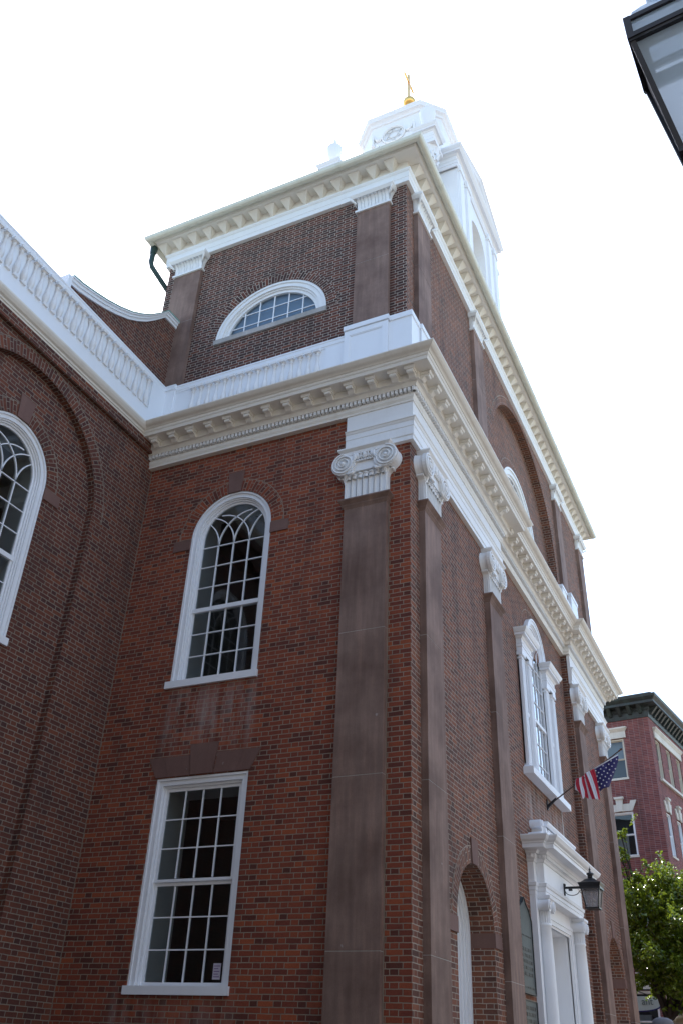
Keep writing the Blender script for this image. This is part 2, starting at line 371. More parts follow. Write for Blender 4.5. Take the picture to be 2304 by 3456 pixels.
# ------------------------------------------------------------------ ground
def structure(name, mb, mat):
    o = obj(name, mb, mat); o['kind'] = 'structure'; return o
ASPH = M('asphalt', (0.06, 0.06, 0.062), 0.9)
k = NT(ASPH); g_ = k.n('ShaderNodeNewGeometry').outputs['Position']; k.l(k.ramp(k.noise(g_, 40, 4), [(0.3, (0.04, 0.04, 0.042)), (0.8, (0.09, 0.088, 0.085))]), k.b.inputs['Base Color'])
PAVE = M('brick_paving', (0.3, 0.22, 0.18), 0.9)
k = NT(PAVE); g_ = k.n('ShaderNodeNewGeometry').outputs['Position']; k.l(k.ramp(k.noise(g_, 6, 4), [(0.3, (0.13, 0.105, 0.09)), (0.8, (0.2, 0.165, 0.145))]), k.b.inputs['Base Color'])
mb = MB(); mb.add([(-400, -400, GZ - 0.16), (400, -400, GZ - 0.16), (400, 600, GZ - 0.16), (-400, 600, GZ - 0.16)], [(0, 1, 2, 3)]); structure('ground', mb, PAVE)
mb = MB(); mb.add([(6.2, -120, GZ - 0.145), (13.2, -120, GZ - 0.145), (13.2, 160, GZ - 0.145), (6.2, 160, GZ - 0.145)], [(0, 1, 2, 3)]); structure('road', mb, ASPH)
mb = MB(); mb.box(-30, 6.0, -60, 120, GZ - 0.3, GZ); structure('pavement', mb, PAVE)
mb = MB(); mb.box(6.003, 6.2, -60, 120, GZ - 0.3, GZ + 0.004); structure('kerb', mb, SILLSTONE)

# ------------------------------------------------------------------ church
CH = empty('brick_church', (-2.9, 7.6, GZ), 'red brick church with brownstone pilasters, white trim and a white belfry', 'church')
def ch(name, mb, mat, **kw): return obj(name, mb, mat, CH, **kw)
def sub(name, mb, mat, par): return obj(name, mb, mat, par, world=False)

WX = -5.054; LY = 15.12; CB0, CB1, CR = 4.78, 10.86, -0.15        # inner corner, facade length, central bay and its setback
# ---- side wall (faces the viewer), y = 0
def arcloop(cx, zb, zs, r, n=24): return arch(cx, zb, zs, r, n)
UWX, LWX = -3.165, -3.14
side_holes = [arcloop(UWX, 6.40, 8.98, 0.765), [(-3.895, 2.31), (-3.895, 4.975), (-2.38, 4.975), (-2.38, 2.31)]]
mb = MB(); mb.sheet([(WX, GZ), (0, GZ), (0, 10.9), (WX, 10.9)], side_holes)
for h in side_holes: mb.reveal(h, 0, 0.16)
for a, b in ((WX, WX + 0.014), (-0.352, -0.338), (-1.062, -1.05)): mb.add([(a, -0.004, GZ), (b, -0.004, GZ), (b, -0.004, 10.66), (a, -0.004, 10.66)], [(0, 1, 2, 3)], False, [[(0, 0)] * 4])
side_wall = ch('side_wall', mb, BRK_SIDE)
# ---- front walls, local axes: x along the street (world +y), y into the building
def F(name, mb, mat, parent=CH, x=0.0): return obj(name, mb, mat, parent, loc=(x, 0, 0), rz=R90)
NA = dict(cx=2.44, zs=3.27, r=0.83); FA = dict(cx=13.02, zs=3.56, r=0.83)
mb = MB()
mb.sheet([(0, GZ), (CB0, GZ), (CB0, 10.9), (0, 10.9)], [arcloop(NA['cx'], GZ + 0.3, NA['zs'], NA['r'])])
mb.sheet([(CB1, GZ), (LY, GZ), (LY, 10.9), (CB1, 10.9)], [arcloop(FA['cx'], GZ + 0.3, FA['zs'], FA['r'])])
for A in (NA, FA): ringrev(mb, A['cx'], A['zs'], A['r'], 0, 0.43, zb=GZ + 0.3)
PALC = 7.8
mb.sheet([(CB0, GZ), (6.66, GZ), (6.66, 4.0), (8.82, 4.0), (8.82, GZ), (CB1, GZ), (CB1, 10.9), (CB0, 10.9)], [[(PALC - 1.3, 6.6), (PALC - 1.3, 9.4), (PALC + 1.3, 9.4), (PALC + 1.3, 6.6)]], y=-CR)
for x in (CB0, CB1): mb.add([(x, 0, GZ), (x, -CR, GZ), (x, -CR, 10.9), (x, 0, 10.9)], [(0, 1, 2, 3)])
F('front_wall', mb, BRK_FRONT)
mb = MB(); mb.add([(0, LY, GZ), (-5, LY, GZ), (-5, LY, 10.9), (0, LY, 10.9)], [(0, 1, 2, 3)]); ch('far_wall', mb, BRK_FRONT)
# ---- nave wall facing the street, with a recessed blind arch
NC = -2.95
out = arch(NC, GZ, 8.95, 1.73, 32)
mb = MB(); mb.sheet([(-8.5, GZ)] + out + [(0, GZ), (0, 11.15), (-8.5, 11.15)])
mb2 = MB()
ringrev(mb, NC, 8.95, 1.73, 0, 0.12, 36, zb=GZ)
mb.sheet(out, [arcloop(NC + 0.0, 6.40, 8.98, 0.765)], y=0.12); mb.reveal(arcloop(NC, 6.40, 8.98, 0.765), 0.12, 0.28)
ring(mb, NC, 8.95, 1.73, 1.96, 0.0, n=40)
mb.box(-8.5, -0.0, -0.085, 0.0, 10.925, 11.12)                       # corbelled course under the cornice
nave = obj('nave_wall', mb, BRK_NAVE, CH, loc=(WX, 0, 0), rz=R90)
mb = MB(); mb.prismx([(-8.6, 11.35), (23.6, 11.35), (23.6, 11.5), (7.5, 14.2), (-8.6, 11.5)], -24, WX - 0.12); ch('nave_roof', mb, SLATE)
mb = MB(); mb.box(WX - 0.1, -0.02, 0.02, LY - 0.02, 11.36, 11.42); ch('porch_roof', mb, SLATE)
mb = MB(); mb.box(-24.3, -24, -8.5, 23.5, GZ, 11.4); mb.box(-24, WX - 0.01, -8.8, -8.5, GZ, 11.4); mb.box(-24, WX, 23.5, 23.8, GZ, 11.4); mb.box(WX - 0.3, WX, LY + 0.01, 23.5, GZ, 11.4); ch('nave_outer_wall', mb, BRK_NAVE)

# ---- lower cornice and entablature
CORN = [(0, 10.655), (0.09, 10.655), (0.09, 10.69), (0.075, 10.70), (0.10, 10.745), (0.105, 10.805), (0.085, 10.815), (0.085, 10.893), (0.165, 10.895), (0.165, 10.905), (0.172, 10.925), (0.19, 10.968), (0.235, 10.972), (0.235, 11.10), (0.47, 11.104), (0.47, 11.108), (0.484, 11.164), (0.492, 11.166), (0.50, 11.18), (0.507, 11.215), (0.52, 11.217), (0.535, 11.236), (0.552, 11.246), (0.575, 11.252), (0.60, 11.268), (0.622, 11.29), (0.632, 11.30), (0.639, 11.313), (0.639, 11.322), (0, 11.36)]
mb = MB(); mb.sweep(CORN, [(WX, 0), (0, 0), (0, CB0), (CR, CB0), (CR, CB1), (0, CB1), (0, LY), (-5, LY)]); corn = ch('cornice', mb, BOUNCE_CREAM)
# modillions: a cyma-fronted slab over a scrolled body
mm = MB(); mm.box(-0.07, 0.07, -0.17, 0, 0.082, 0.128)
mm.prismx([(-0.185, 0.128), (-0.192, 0.118), (-0.184, 0.104), (-0.172, 0.082), (-0.16, 0.082), (-0.16, 0.128)], -0.084, 0.084)
sc_ = [(-0.155, 0.082), (-0.158, 0.055), (-0.148, 0.036), (-0.128, 0.03), (-0.105, 0.038), (-0.085, 0.04), (-0.065, 0.022), (-0.045, 0.0), (-0.025, -0.01), (-0.006, -0.006), (0, 0.006), (0, 0.082)]
mm.prismx(sc_, -0.055, 0.055)
m0 = None
def modillion(x, y, z, rz):
    global m0
    if m0 is None: m0 = obj('modillion', mm, BOUNCE_CREAM, corn, loc=(x, y, z), rz=rz); return
    c = dup(m0, (x, y, z), rz)
for i in range(13): modillion(-4.81 + i * 0.388, -0.235, 10.972, 0)
modillion(0.14, -0.235, 10.972, 0)
for i in range(12): modillion(0.235, -0.14 + 0.0 + i * 0.395 + 0.02, 10.972, R90)
for i in range(15): modillion(0.235 + CR, CB0 + 0.32 + i * 0.388, 10.972, R90)
for i in range(13): modillion(0.235, CB1 - 0.13 + i * 0.385, 10.972, R90)
# dentils: one moulding
mb = MB()
def dent_run(a, b, axis, q):
    n = int(abs(b - a) / 0.073); s = (b - a) / n
    for i in range(n):
        t0, t1 = a + s * (i + 0.2), a + s * (i + 0.8)
        if axis == 'x': mb.box(t0, t1, -q - 0.16, -q - 0.08, 10.822, 10.892)
        else: mb.box(q + 0.08, q + 0.16, t0, t1, 10.822, 10.892)
for run in ((WX, 0.15, 'x', 0), (-0.15, CB0 + 0.1, 'y', 0), (CB0 + 0.15, CB1 - 0.15, 'y', CR), (CB1 - 0.12, LY + 0.14, 'y', 0)):
    mb = MB(); dent_run(*run); obj('dentil_course', mb, WHITE, corn)
ARC = [(0, 9.905), (0.075, 9.905), (0.075, 9.985), (0.083, 9.987), (0.09, 10.0), (0.09, 10.15), (0.10, 10.16), (0.10, 10.25), (0.112, 10.262), (0.125, 10.29), (0.14, 10.30), (0.14, 10.312), (0.075, 10.33), (0.075, 10.70), (0, 10.70)]
mb = MB(); mb.sweep(ARC, [(-1.08, 0), (0, 0), (0, CB0 + 0.02)]); ch('entablature', mb, WHITE)
mb = MB(); mb.sweep(ARC, [(0, CB1 - 0.02), (0, LY), (-1.0, LY)]); ch('entablature', mb, WHITE)
# crown moulding of the nave
NCR = [(0, 11.10), (0.03, 11.105), (0.035, 11.13), (0.05, 11.14), (0.055, 11.16), (0.075, 11.17), (0.085, 11.195), (0.12, 11.215), (0.155, 11.255), (0.175, 11.29), (0.178, 11.315), (0, 11.35)]
mb = MB(); mb.sweep(NCR, [(WX + 0.02, -8.5), (WX + 0.02, -0.45)]); ch('nave_cornice', mb, BOUNCE_CREAM)

# ---- brownstone pilasters with Ionic capitals (local: x along the wall, y inward, centred)
def shaft_mb(wd, z0, z1, d, joints, cap=True):
    mb = MB(); zz = [z0] + joints + [z1]
    for a, b in zip(zz[:-1], zz[1:]):
        mb.box(-wd / 2, wd / 2, -d, 0.0, a + 0.0045, b - 0.0045)
    mb.cm = 1; mb.box(-wd / 2 + 0.003, wd / 2 - 0.003, -d + 0.003, 0, z0, z1); mb.cm = 0
    if cap:
        e = lambda q: (-wd / 2 - q, wd / 2 + q, -d - q, 0)
        mb.taper(e(0.0), e(0.025), z1, z1 + 0.05); mb.taper(e(0.028), e(0.034), z1 + 0.05, z1 + 0.075); mb.taper(e(0.034), e(0.075), z1 + 0.075, z1 + 0.13); mb.taper(e(0.078), e(0.078), z1 + 0.13, z1 + 0.155)
    return mb
def ionic_mb(wd, d):
    """from z=0 (bottom of the fluted neck) to 0.93 (top of abacus)"""
    mb = MB(); h = wd / 2; fy = -d - 0.015
    # fluted neck
    n = 7
    mb.box(-h + 0.01, h - 0.01, fy + 0.02, 0, 0, 0.55)
    for i in range(n):
        x0 = -h + 0.01 + (2 * h - 0.02) * i / n; x1 = x0 + (2 * h - 0.02) / n; c = (x0 + x1) / 2; r = (x1 - x0) * 0.42
        for s in (-1, 1): mb.prismz([(c + s * r, fy - 0.005), (c + s * (r + 0.012), fy - 0.005), (c + s * (r + 0.012), fy + 0.03), (c + s * r * 0.9, fy + 0.03)], 0.0, 0.43)
        mb.lathe([(r, 0.38), (r, 0.44), (r * 1.05, 0.47)], c, fy + 0.015, 10, math.pi, 2 * math.pi, sy=0.75)
        mb.sphere((c, fy - 0.005, 0.455), r * 0.95, 6, 1, 0.7, 0.55)
    for s in (-1, 1):
        mb.prismx([(fy - 0.01, 0.36), (fy - 0.045, 0.44), (fy - 0.05, 0.5), (0, 0.5), (0, 0.36)], s * h - 0.03 * (s > 0), s * h + 0.03 * (s < 0))
        mb.prism([(s * (h - 0.01), 0.0), (s * (h + 0.0), 0.3), (s * (h + 0.03), 0.4), (s * (h + 0.09), 0.45), (s * (h - 0.01), 0.47)], fy, 0)
        mb.tube([(s * (h + 0.085), fy, 0.45), (s * (h + 0.085), 0, 0.45)], 0.026, 8)
        for q in range(3): mb.box(s * (h + 0.002), s * (h + 0.012), -d + 0.01 + q * 0.035, -d + 0.03 + q * 0.035, 0, 0.36)
    # curved apron between the volutes, bead row, egg and dart
    mb.prism([(-h + 0.02, 0.5), (h - 0.02, 0.5), (h - 0.02, 0.66), (-h + 0.02, 0.66)], fy - 0.03, 0)
    mb.tube([(x, fy - 0.045, 0.675) for x in (-h + 0.1, h - 0.1)], 0.015, 8)
    for i in range(9): mb.sphere((-h + 0.17 + (2 * h - 0.34) * i / 8, fy - 0.055, 0.675), 0.019, 5)
    mb.box(-h - 0.02, h + 0.02, fy - 0.03, 0, 0.66, 0.86)
    for i in range(3):
        x = (i - 1) * 0.125
        mb.sphere((x, fy - 0.045, 0.765), 0.05, 7, 0.85, 0.8, 1.35); mb.tube([(x + 0.06 * math.cos(t), fy - 0.06, 0.80 - 0.09 * math.sin(t)) for t in [math.pi * q / 10 for q in range(11)]], 0.009, 5)
    for i in (-1.5, -0.5, 0.5, 1.5): mb.taper((i * 0.125 - 0.004, i * 0.125 + 0.004, fy - 0.07, fy), (i * 0.125 - 0.014, i * 0.125 + 0.014, fy - 0.085, fy), 0.7, 0.83)
    mb.prism([(-h - 0.05, 0.80), (h + 0.05, 0.80), (h + 0.06, 0.86), (-h - 0.06, 0.86)], fy - 0.075, 0)
    # abacus
    mb.taper((-h - 0.05, h + 0.05, fy - 0.06, 0), (-h - 0.10, h + 0.10, fy - 0.115, 0), 0.855, 0.905); mb.box(-h - 0.1, h + 0.1, fy - 0.115, 0, 0.905, 0.93)
    # volutes
    for s in (-1, 1):
        cx, cz, r = s * (h + 0.01), 0.655, 0.205
        ny = 5
        for q in range(ny):
            y0, y1 = fy - 0.075 + (0.075 - fy) * q / ny, fy - 0.075 + (0.075 - fy) * (q + 1) / ny
            def rr(y): t = (y - fy + 0.075) / (0.075 - fy); return r * (1 - 0.12 * math.sin(math.pi * min(1, t)))
            n = 28
            A = [(cx + rr(y0) * math.cos(2 * math.pi * k / n), y0, cz + rr(y0) * math.sin(2 * math.pi * k / n)) for k in range(n + 1)]
            B = [(cx + rr(y1) * math.cos(2 * math.pi * k / n), y1, cz + rr(y1) * math.sin(2 * math.pi * k / n)) for k in range(n + 1)]
            b_ = len(mb.f); mb.strip(A, B)
            for kf in range(b_, len(mb.f)): mb.sm.add(kf)
        mb.prism([(cx + r * 0.985 * math.cos(2 * math.pi * k / 28), cz + r * 0.985 * math.sin(2 * math.pi * k / 28)) for k in range(28)], fy - 0.07, fy - 0.02)
        sp = []; rad = []
        for k in range(72):
            t = k / 71; a = math.pi / 2 + s * (-1) * t * 2 * math.pi * 2.75; q = (r - 0.012) * (1 - t) ** 0.9 + 0.03 * t
            sp.append((cx + q * math.cos(a), fy - 0.078 - 0.02 * t, cz + q * math.sin(a))); rad.append(0.016 * (1 - 0.35 * t))
        mb.tube(sp, rad, 6); mb.sphere((cx, fy - 0.09, cz), 0.038, 7, 1, 0.7, 1)
        mb.tube([(cx - s * 0.15, fy - 0.06, cz - 0.16), (cx - s * 0.19, fy - 0.075, cz - 0.19), (cx - s * 0.15, fy - 0.08, cz - 0.215), (cx - s * 0.07, fy - 0.07, cz - 0.205)], [0.012, 0.03, 0.032, 0.012], 7)
        mb.tube([(cx - s * 0.2, fy - 0.06, cz + 0.14), (cx - s * 0.2, fy - 0.07, cz + 0.07), (cx - s * 0.17, fy - 0.075, cz - 0.0)], [0.03, 0.028, 0.012], 7)
    return mb
PD = 0.10; PB = [2.72, 4.74, 6.76]; PT = 8.82
io_mb = ionic_mb(0.70, PD)
sh0 = obj('pilaster', shaft_mb(0.70, GZ, PT, PD, PB), [STONE, SILLSTONE], CH, loc=(-0.70, 0, 0), rz=0); cap0 = obj('ionic_capital', io_mb, WHITE, sh0, world=False, loc=(0, 0, 8.975))
for y in (0.70, 4.04, 11.385, 14.445):
    p = dup(sh0, (0, y, 0), R90); c = dup(cap0, parent=p)
# ---- trim: arches, keystones, imposts, flat lintel
def wedge(mb, cx, z0, z1, w0, w1, y0=-0.02, y1=0.02): mb.prism([(cx - w0 / 2, z0), (cx + w0 / 2, z0), (cx + w1 / 2, z1), (cx - w1 / 2, z1)], y0, y1)
def arch_trim(cx, zs, r, rz, loc, mat, imp=(0.22, 0.2), ringw=0.225, kh=0.4, kw=(0.24, 0.31), dep=0.0, y=0.0, off=0.0):
    mb = MB(); ring(mb, cx, zs, r, r + ringw, y); obj('brick_arch', mb, mat, CH, loc=loc, rz=rz)
    mb = MB(); wedge(mb, cx, zs + r - 0.01, zs + r + kh, kw[0], kw[1], y - 0.022, y + 0.02); obj('keystone', mb, STONE_D, CH, loc=loc, rz=rz)
    for s in (-1, 1):
        mb = MB(); mb.box(cx + s * (r - 0.002), cx + s * (r + 0.33), y - 0.02, y + 0.02 + dep, zs - 0.16 + off, zs + 0.035 + off); obj('impost_block', mb, STONE_D, CH, loc=loc, rz=rz)
arch_trim(UWX, 8.98, 0.765, 0, (0, 0, 0), BRK_SIDE, off=-0.05); arch_trim(NC, 8.98, 0.765, R90, (WX, 0, 0), BRK_NAVE, y=0.12, off=-0.05)
arch_trim(NA['cx'], NA['zs'], 0.83, R90, (0, 0, 0), BRK_FRONT, dep=0.43, kh=0.34); arch_trim(FA['cx'], FA['zs'], 0.83, R90, (0, 0, 0), BRK_FRONT, dep=0.43, kh=0.34)
mb = MB()
for a, b in ((-0.94, -0.68), (-0.675, -0.235), (0.235, 0.675), (0.68, 0.94)):
    ta, tb = a * (0.785 / 0.785), b
    mb.prism([(LWX + a * 0.83, 4.985), (LWX + b * 0.83, 4.985), (LWX + b, 5.275), (LWX + a, 5.275)], -0.012, 0.02)
wedge(mb, LWX, 4.985, 5.42, 0.36, 0.47, -0.03, 0.02); ch('flat_lintel', mb, STONE_D)
# ------------------------------------------------------------------ windows of the church
def interior(par, w, z0, z1, y0, depth=0.5, cx=0.0, room=2.2, top=None):
    """plastered splay behind the glass, and the dark room beyond it"""
    mb = MB(); h = w / 2
    for s in (-1, 1): mb.add([(cx + s * h, y0, z0), (cx + s * (h + 0.06), y0 + depth, z0), (cx + s * (h + 0.06), y0 + depth, z1), (cx + s * h, y0, z1)], [(0, 1, 2, 3)])
    mb.add([(cx - h, y0, z0), (cx + h, y0, z0), (cx + h + 0.06, y0 + depth, z0), (cx - h - 0.06, y0 + depth, z0)], [(0, 1, 2, 3)])
    mb.add([(cx - h, y0, z1), (cx + h, y0, z1), (cx + h + 0.06, y0 + depth, z1), (cx - h - 0.06, y0 + depth, z1)], [(0, 1, 2, 3)])
    sub('window_jamb', mb, JAMB, par)
    mb = MB(); a, b, c, d = cx - 1.55, cx + 1.5, z0 - 0.25, z1 + 0.25; y1 = y0 + depth; y2 = y1 + room
    mb.add([(a, y1, c), (b, y1, c), (b, y2, c), (a, y2, c), (a, y1, d), (b, y1, d), (b, y2, d), (a, y2, d)], [(0, 1, 2, 3), (4, 5, 6, 7), (1, 2, 6, 5), (2, 3, 7, 6), (3, 0, 4, 7)])
    hh = h + 0.06
    mb.sheet([(a, c), (b, c), (b, d), (a, d)], [[(cx - hh, z0), (cx + hh, z0), (cx + hh, z1), (cx - hh, z1)]], y=y1)
    sub('dark_room', mb, ROOM, par)
def muntin(mb, pts, w=0.024, y0=0.0, y1=0.03):          # flat glazing bar along a polyline in (x,z)
    L = []; R = []
    for i, (x, z) in enumerate(pts):
        a = pts[max(i - 1, 0)]; b = pts[min(i + 1, len(pts) - 1)]; dx, dz = b[0] - a[0], b[1] - a[1]; q = math.hypot(dx, dz) or 1
        nx, nz = -dz / q * w / 2, dx / q * w / 2; L.append((x + nx, z + nz)); R.append((x - nx, z - nz))
    mb.band(L, R, y0, y1)
def arched_window(loc, rz, name='arched_window', zb=6.40, zs=8.98, ro=0.765, rail=7.655, y=0.03, glass=GLASS):
    """casing is the part itself; sash, glass, sill and the room are its pieces"""
    mb = MB(); zb_ = zb
    for (a, b, y0, y1) in ((0.0, 0.035, y - 0.02, y + 0.13), (0.035, 0.10, y + 0.005, y + 0.13), (0.10, 0.12, y + 0.03, y + 0.13), (0.12, 0.145, y + 0.06, y + 0.15)):
        mb.band(arch(0, zb, zs, ro - a), arch(0, zb, zs, ro - b), y0, y1)
    W = obj(name, mb, WHITE2, CH, loc=loc, rz=rz)
    mb = MB(); ys = y + 0.09; ri = ro - 0.145; g = ri - 0.035
    zl = zs - 0.16
    mb.band(arch(0, zb + 0.03, zs, ri), arch(0, zb + 0.03, zs, g), ys, ys + 0.045)
    mb.box(-g, g, ys, ys + 0.045, zb + 0.03, zb + 0.10)
    mb.box(-ri, ri, ys - 0.02, ys + 0.06, rail - 0.035, rail + 0.035)
    xs = [-g / 2, 0, g / 2]
    for x in xs: muntin(mb, [(x, zb + 0.1), (x, zl)], 0.018, ys + 0.005, ys + 0.04)
    for i in (1, 2):
        z = zb + 0.10 + (rail - 0.035 - zb - 0.10) * i / 3; muntin(mb, [(-g, z), (g, z)], 0.015, ys + 0.007, ys + 0.038)
    for i in (1, 2, 3):
        z = rail + 0.035 + (zl - rail - 0.035) * i / 3; muntin(mb, [(-g, z), (g, z)], 0.015, ys + 0.007, ys + 0.038)
    R = g * 1.0
    for x in xs:
        for s in (-1, 1):
            pts = []
            for q in range(30):
                t = q / 29 * math.pi / 2; px = x + s * (R - R * math.cos(t)); pz = zl + R * math.sin(t)
                if pz > zs and px * px + (pz - zs) ** 2 > (g + 0.01) ** 2: break
                if abs(px) > g + 0.01: break
                pts.append((px, pz))
            if len(pts) > 2: muntin(mb, pts, 0.017, ys + 0.006, ys + 0.039)
    sub('sash', mb, WHITE2, W)
    mb = MB(); mb.sheet(arch(0, zb + 0.05, zs, ri - 0.01), y=ys + 0.025); sub('glass_pane', mb, glass, W)
    mb = MB(); mb.box(-ro - 0.06, ro + 0.02, y - 0.075, y + 0.14, zb - 0.07, zb + 0.04); sub('window_sill', mb, WHITE2, W)
    interior(W, 2 * ri, zb + 0.05, zs + ri + 0.05, ys + 0.06)
    return W
arched_window((UWX, 0, 0), 0); arched_window((WX - 0.12, NC, 0), R90)
# lower sash window on the side wall
def sash_window(par, cx, z0, z1, w, cols, rows, loc, rz, name='sash_window', cas=0.13, y=0.03, mat=WHITE2, sill=(0.04, 0.1), glass=GLASS, bar=0.016, room=2.2, mid=0.5, lite=False, sillmat=None):
    mb = MB(); h = w / 2
    o = lambda q: [(cx - h + q, z0), (cx - h + q, z1 - q), (cx + h - q, z1 - q), (cx + h - q, z0)]
    if not lite:
        for a, b, y0 in ((0, cas * 0.25, y - 0.02), (cas * 0.25, cas * 0.75, y), (cas * 0.75, cas, y + 0.035)): mb.band(o(a), o(b), y0, y + 0.13)
    else: mb.band(o(0), o(cas), y, y + 0.1)
    W = obj(name, mb, mat, par, loc=loc, rz=rz)
    ys = y + 0.06; g0, g1 = cx - h + cas, cx + h - cas; za, zt = z0 + sill[1] * 0.3, z1 - cas; zm = za + (zt - za) * mid
    mb = MB(); st = 0.045 if not lite else 0.03
    for (a, b, yy) in ((za, zm, ys + 0.03), (zm, zt, ys)):
        mb.box(g0, g0 + st, yy, yy + 0.04, a, b); mb.box(g1 - st, g1, yy, yy + 0.04, a, b); mb.box(g0 + st, g1 - st, yy, yy + 0.04, a, a + st * (1.3 if a == za else 0.8)); mb.box(g0 + st, g1 - st, yy, yy + 0.04, b - st, b)
        for i in range(1, cols): x = g0 + st + (g1 - g0 - 2 * st) * i / cols; muntin(mb, [(x, a + st), (x, b - st)], bar, yy + 0.005, yy + 0.035)
        for i in range(1, rows): z = a + st + (b - a - 2 * st) * i / rows; muntin(mb, [(g0 + st, z), (g1 - st, z)], bar, yy + 0.007, yy + 0.033)
    sub('sash', mb, mat, W)
    mb = MB(); mb.add([(g0, ys + 0.05, za), (g1, ys + 0.05, za), (g1, ys + 0.05, zm), (g0, ys + 0.05, zm)], [(0, 1, 2, 3)]); mb.add([(g0, ys + 0.02, zm), (g1, ys + 0.02, zm), (g1, ys + 0.02, zt), (g0, ys + 0.02, zt)], [(0, 1, 2, 3)])
    sub('glass_pane', mb, glass, W)
    mb = MB(); mb.box(cx - h - 0.03, cx + h + 0.025, y - 0.07, y + 0.15, z0 - sill[1] * 0.6, z0 + sill[0]); sub('window_sill', mb, sillmat or mat, W)
    return W
LW = sash_window(CH, 0, 2.315, 4.97, 1.52, 4, 3, (LWX, 0, 0), 0)
interior(LW, 1.26, 2.36, 4.85, 0.16, depth=0.6)
mb = MB(); mb.box(0.44, 0.55, 0.128, 0.133, 2.44, 2.62); STK = M('sticker_paper', (0.55, 0.5, 0.56), 0.6); sub('notice', mb, STK, LW)
mb = MB()
for i in range(5): mb.box(0.453, 0.453 + 0.085 - 0.02 * (i % 2), 0.1255, 0.127, 2.465 + i * 0.03, 2.474 + i * 0.03)
sub('notice_print', mb, M('purple_ink', (0.2, 0.1, 0.25), 0.6), LW)
# ------------------------------------------------------------------ balustrade
BZ0, BZ1 = 11.34, 12.60                       # foot and rail top
bal_prof = [(0.05, 0), (0.05, 0.03), (0.03, 0.035), (0.03, 0.06), (0.05, 0.12), (0.057, 0.17), (0.05, 0.235), (0.034, 0.33), (0.026, 0.43), (0.023, 0.51), (0.034, 0.52), (0.034, 0.54), (0.025, 0.545), (0.03, 0.575), (0.048, 0.59)]
def baluster_mb():
    mb = MB(); mb.lathe(bal_prof, 0, 0, 10); mb.box(-0.06, 0.06, -0.06, 0.06, 0.59, 0.645); mb.box(-0.054, 0.054, -0.054, 0.054, -0.02, 0.02); return mb
def balustrade(name, runs, build, rail):
    mb = MB(); build(mb); B = ch(name, mb, WHITE2); first = None
    for (x, y) in runs:
        if first is None:
            first = obj('baluster', baluster_mb(), BALUS, B, loc=(x, y, 11.79))
        else: dup(first, (x, y, 11.79), 0)
    return B
RAIL = [(0, 12.43), (0.03, 12.43), (0.035, 12.46), (0.045, 12.475), (0.045, 12.55), (0.055, 12.56), (0.055, 12.59), (0, 12.6)]
def side_build(mb):
    y = 0.02
    mb.box(-4.83, -1.60, y - 0.018, y + 0.04, BZ0 - 0.1, 12.45)                      # boarded back
    mb.box(-4.82, -1.6, y - 0.06, y + 0.12, BZ0 - 0.1, 11.775)
    mb.sweep(RAIL, [(-4.82, 0.02), (-1.235, 0.02)]); mb.box(-4.82, -1.235, 0.02, 0.14, 12.43, 12.6)
    mb.box(WX, -4.82, -0.05, 0.16, BZ0 - 0.1, 12.5); mb.box(WX - 0.04, -4.80, -0.075, 0.18, 12.5, 12.61)
    mb.box(-1.60, -1.22, -0.012, 0.14, BZ0 - 0.1, 12.44)
    # panelled pedestal over the pilaster
    mb.box(-1.22, -0.385, -0.04, 0.2, BZ0 - 0.1, 12.66)
    mb.band([(-1.22, 11.5), (-1.22, 12.64), (-0.385, 12.64), (-0.385, 11.5)], [(-1.12, 11.5), (-1.12, 12.53), (-0.49, 12.53), (-0.49, 11.5)], -0.058, -0.038)
    mb.band([(-1.12, 11.5), (-1.12, 12.53), (-0.49, 12.53), (-0.49, 11.5)], [(-1.10, 11.5), (-1.10, 12.51), (-0.51, 12.51), (-0.51, 11.5)], -0.05, -0.038)
    mb.box(-1.235, -0.37, -0.078, 0.2, 12.66, 12.76)
    # corner block
    mb.box(-0.383, 0.04, -0.02, 0.36, BZ0 - 0.1, 12.62); mb.box(-0.368, 0.058, -0.04, 0.37, 12.62, 12.735)
    mb.box(-0.2, 0.075, 0.372, 1.1, BZ0 - 0.1, 12.64); mb.box(-0.2, 0.095, 0.362, 1.115, 12.64, 12.74)
    for a, b in ((1.115, 4.35),):
        mb.box(-0.10, -0.05, a, b, BZ0 - 0.1, 12.45); mb.box(-0.12, 0.06, a, b, BZ0 - 0.1, 11.775); mb.box(-0.14, 0.045, a, b, 12.43, 12.6)
    mb.box(-0.2, 0.06, 4.35, 4.75, BZ0 - 0.1, 12.7)
SB = [(-4.394 + 0.1762 * i, -0.012) for i in range(16)]
side_bal = balustrade('balustrade', SB, side_build, None)
def nave_build(mb):
    x = WX - 0.02
    mb.box(x - 0.04, x + 0.015, -8.5, 0.0, BZ0 - 0.1, 12.45); mb.box(x - 0.12, x + 0.06, -8.5, -0.45, BZ0 - 0.05, 11.775)
    mb.sweep(RAIL, [(x, -8.5), (x, -0.03)]); mb.box(x - 0.12, x, -8.5, 0.0, 12.43, 12.6)
    mb.box(x - 0.1, x + 0.055, -0.46, -0.02, BZ0 - 0.05, 12.44)
NB = [(WX + 0.02, -0.565 - 0.1705 * i) for i in range(34)]
balustrade('balustrade', NB, nave_build, None)
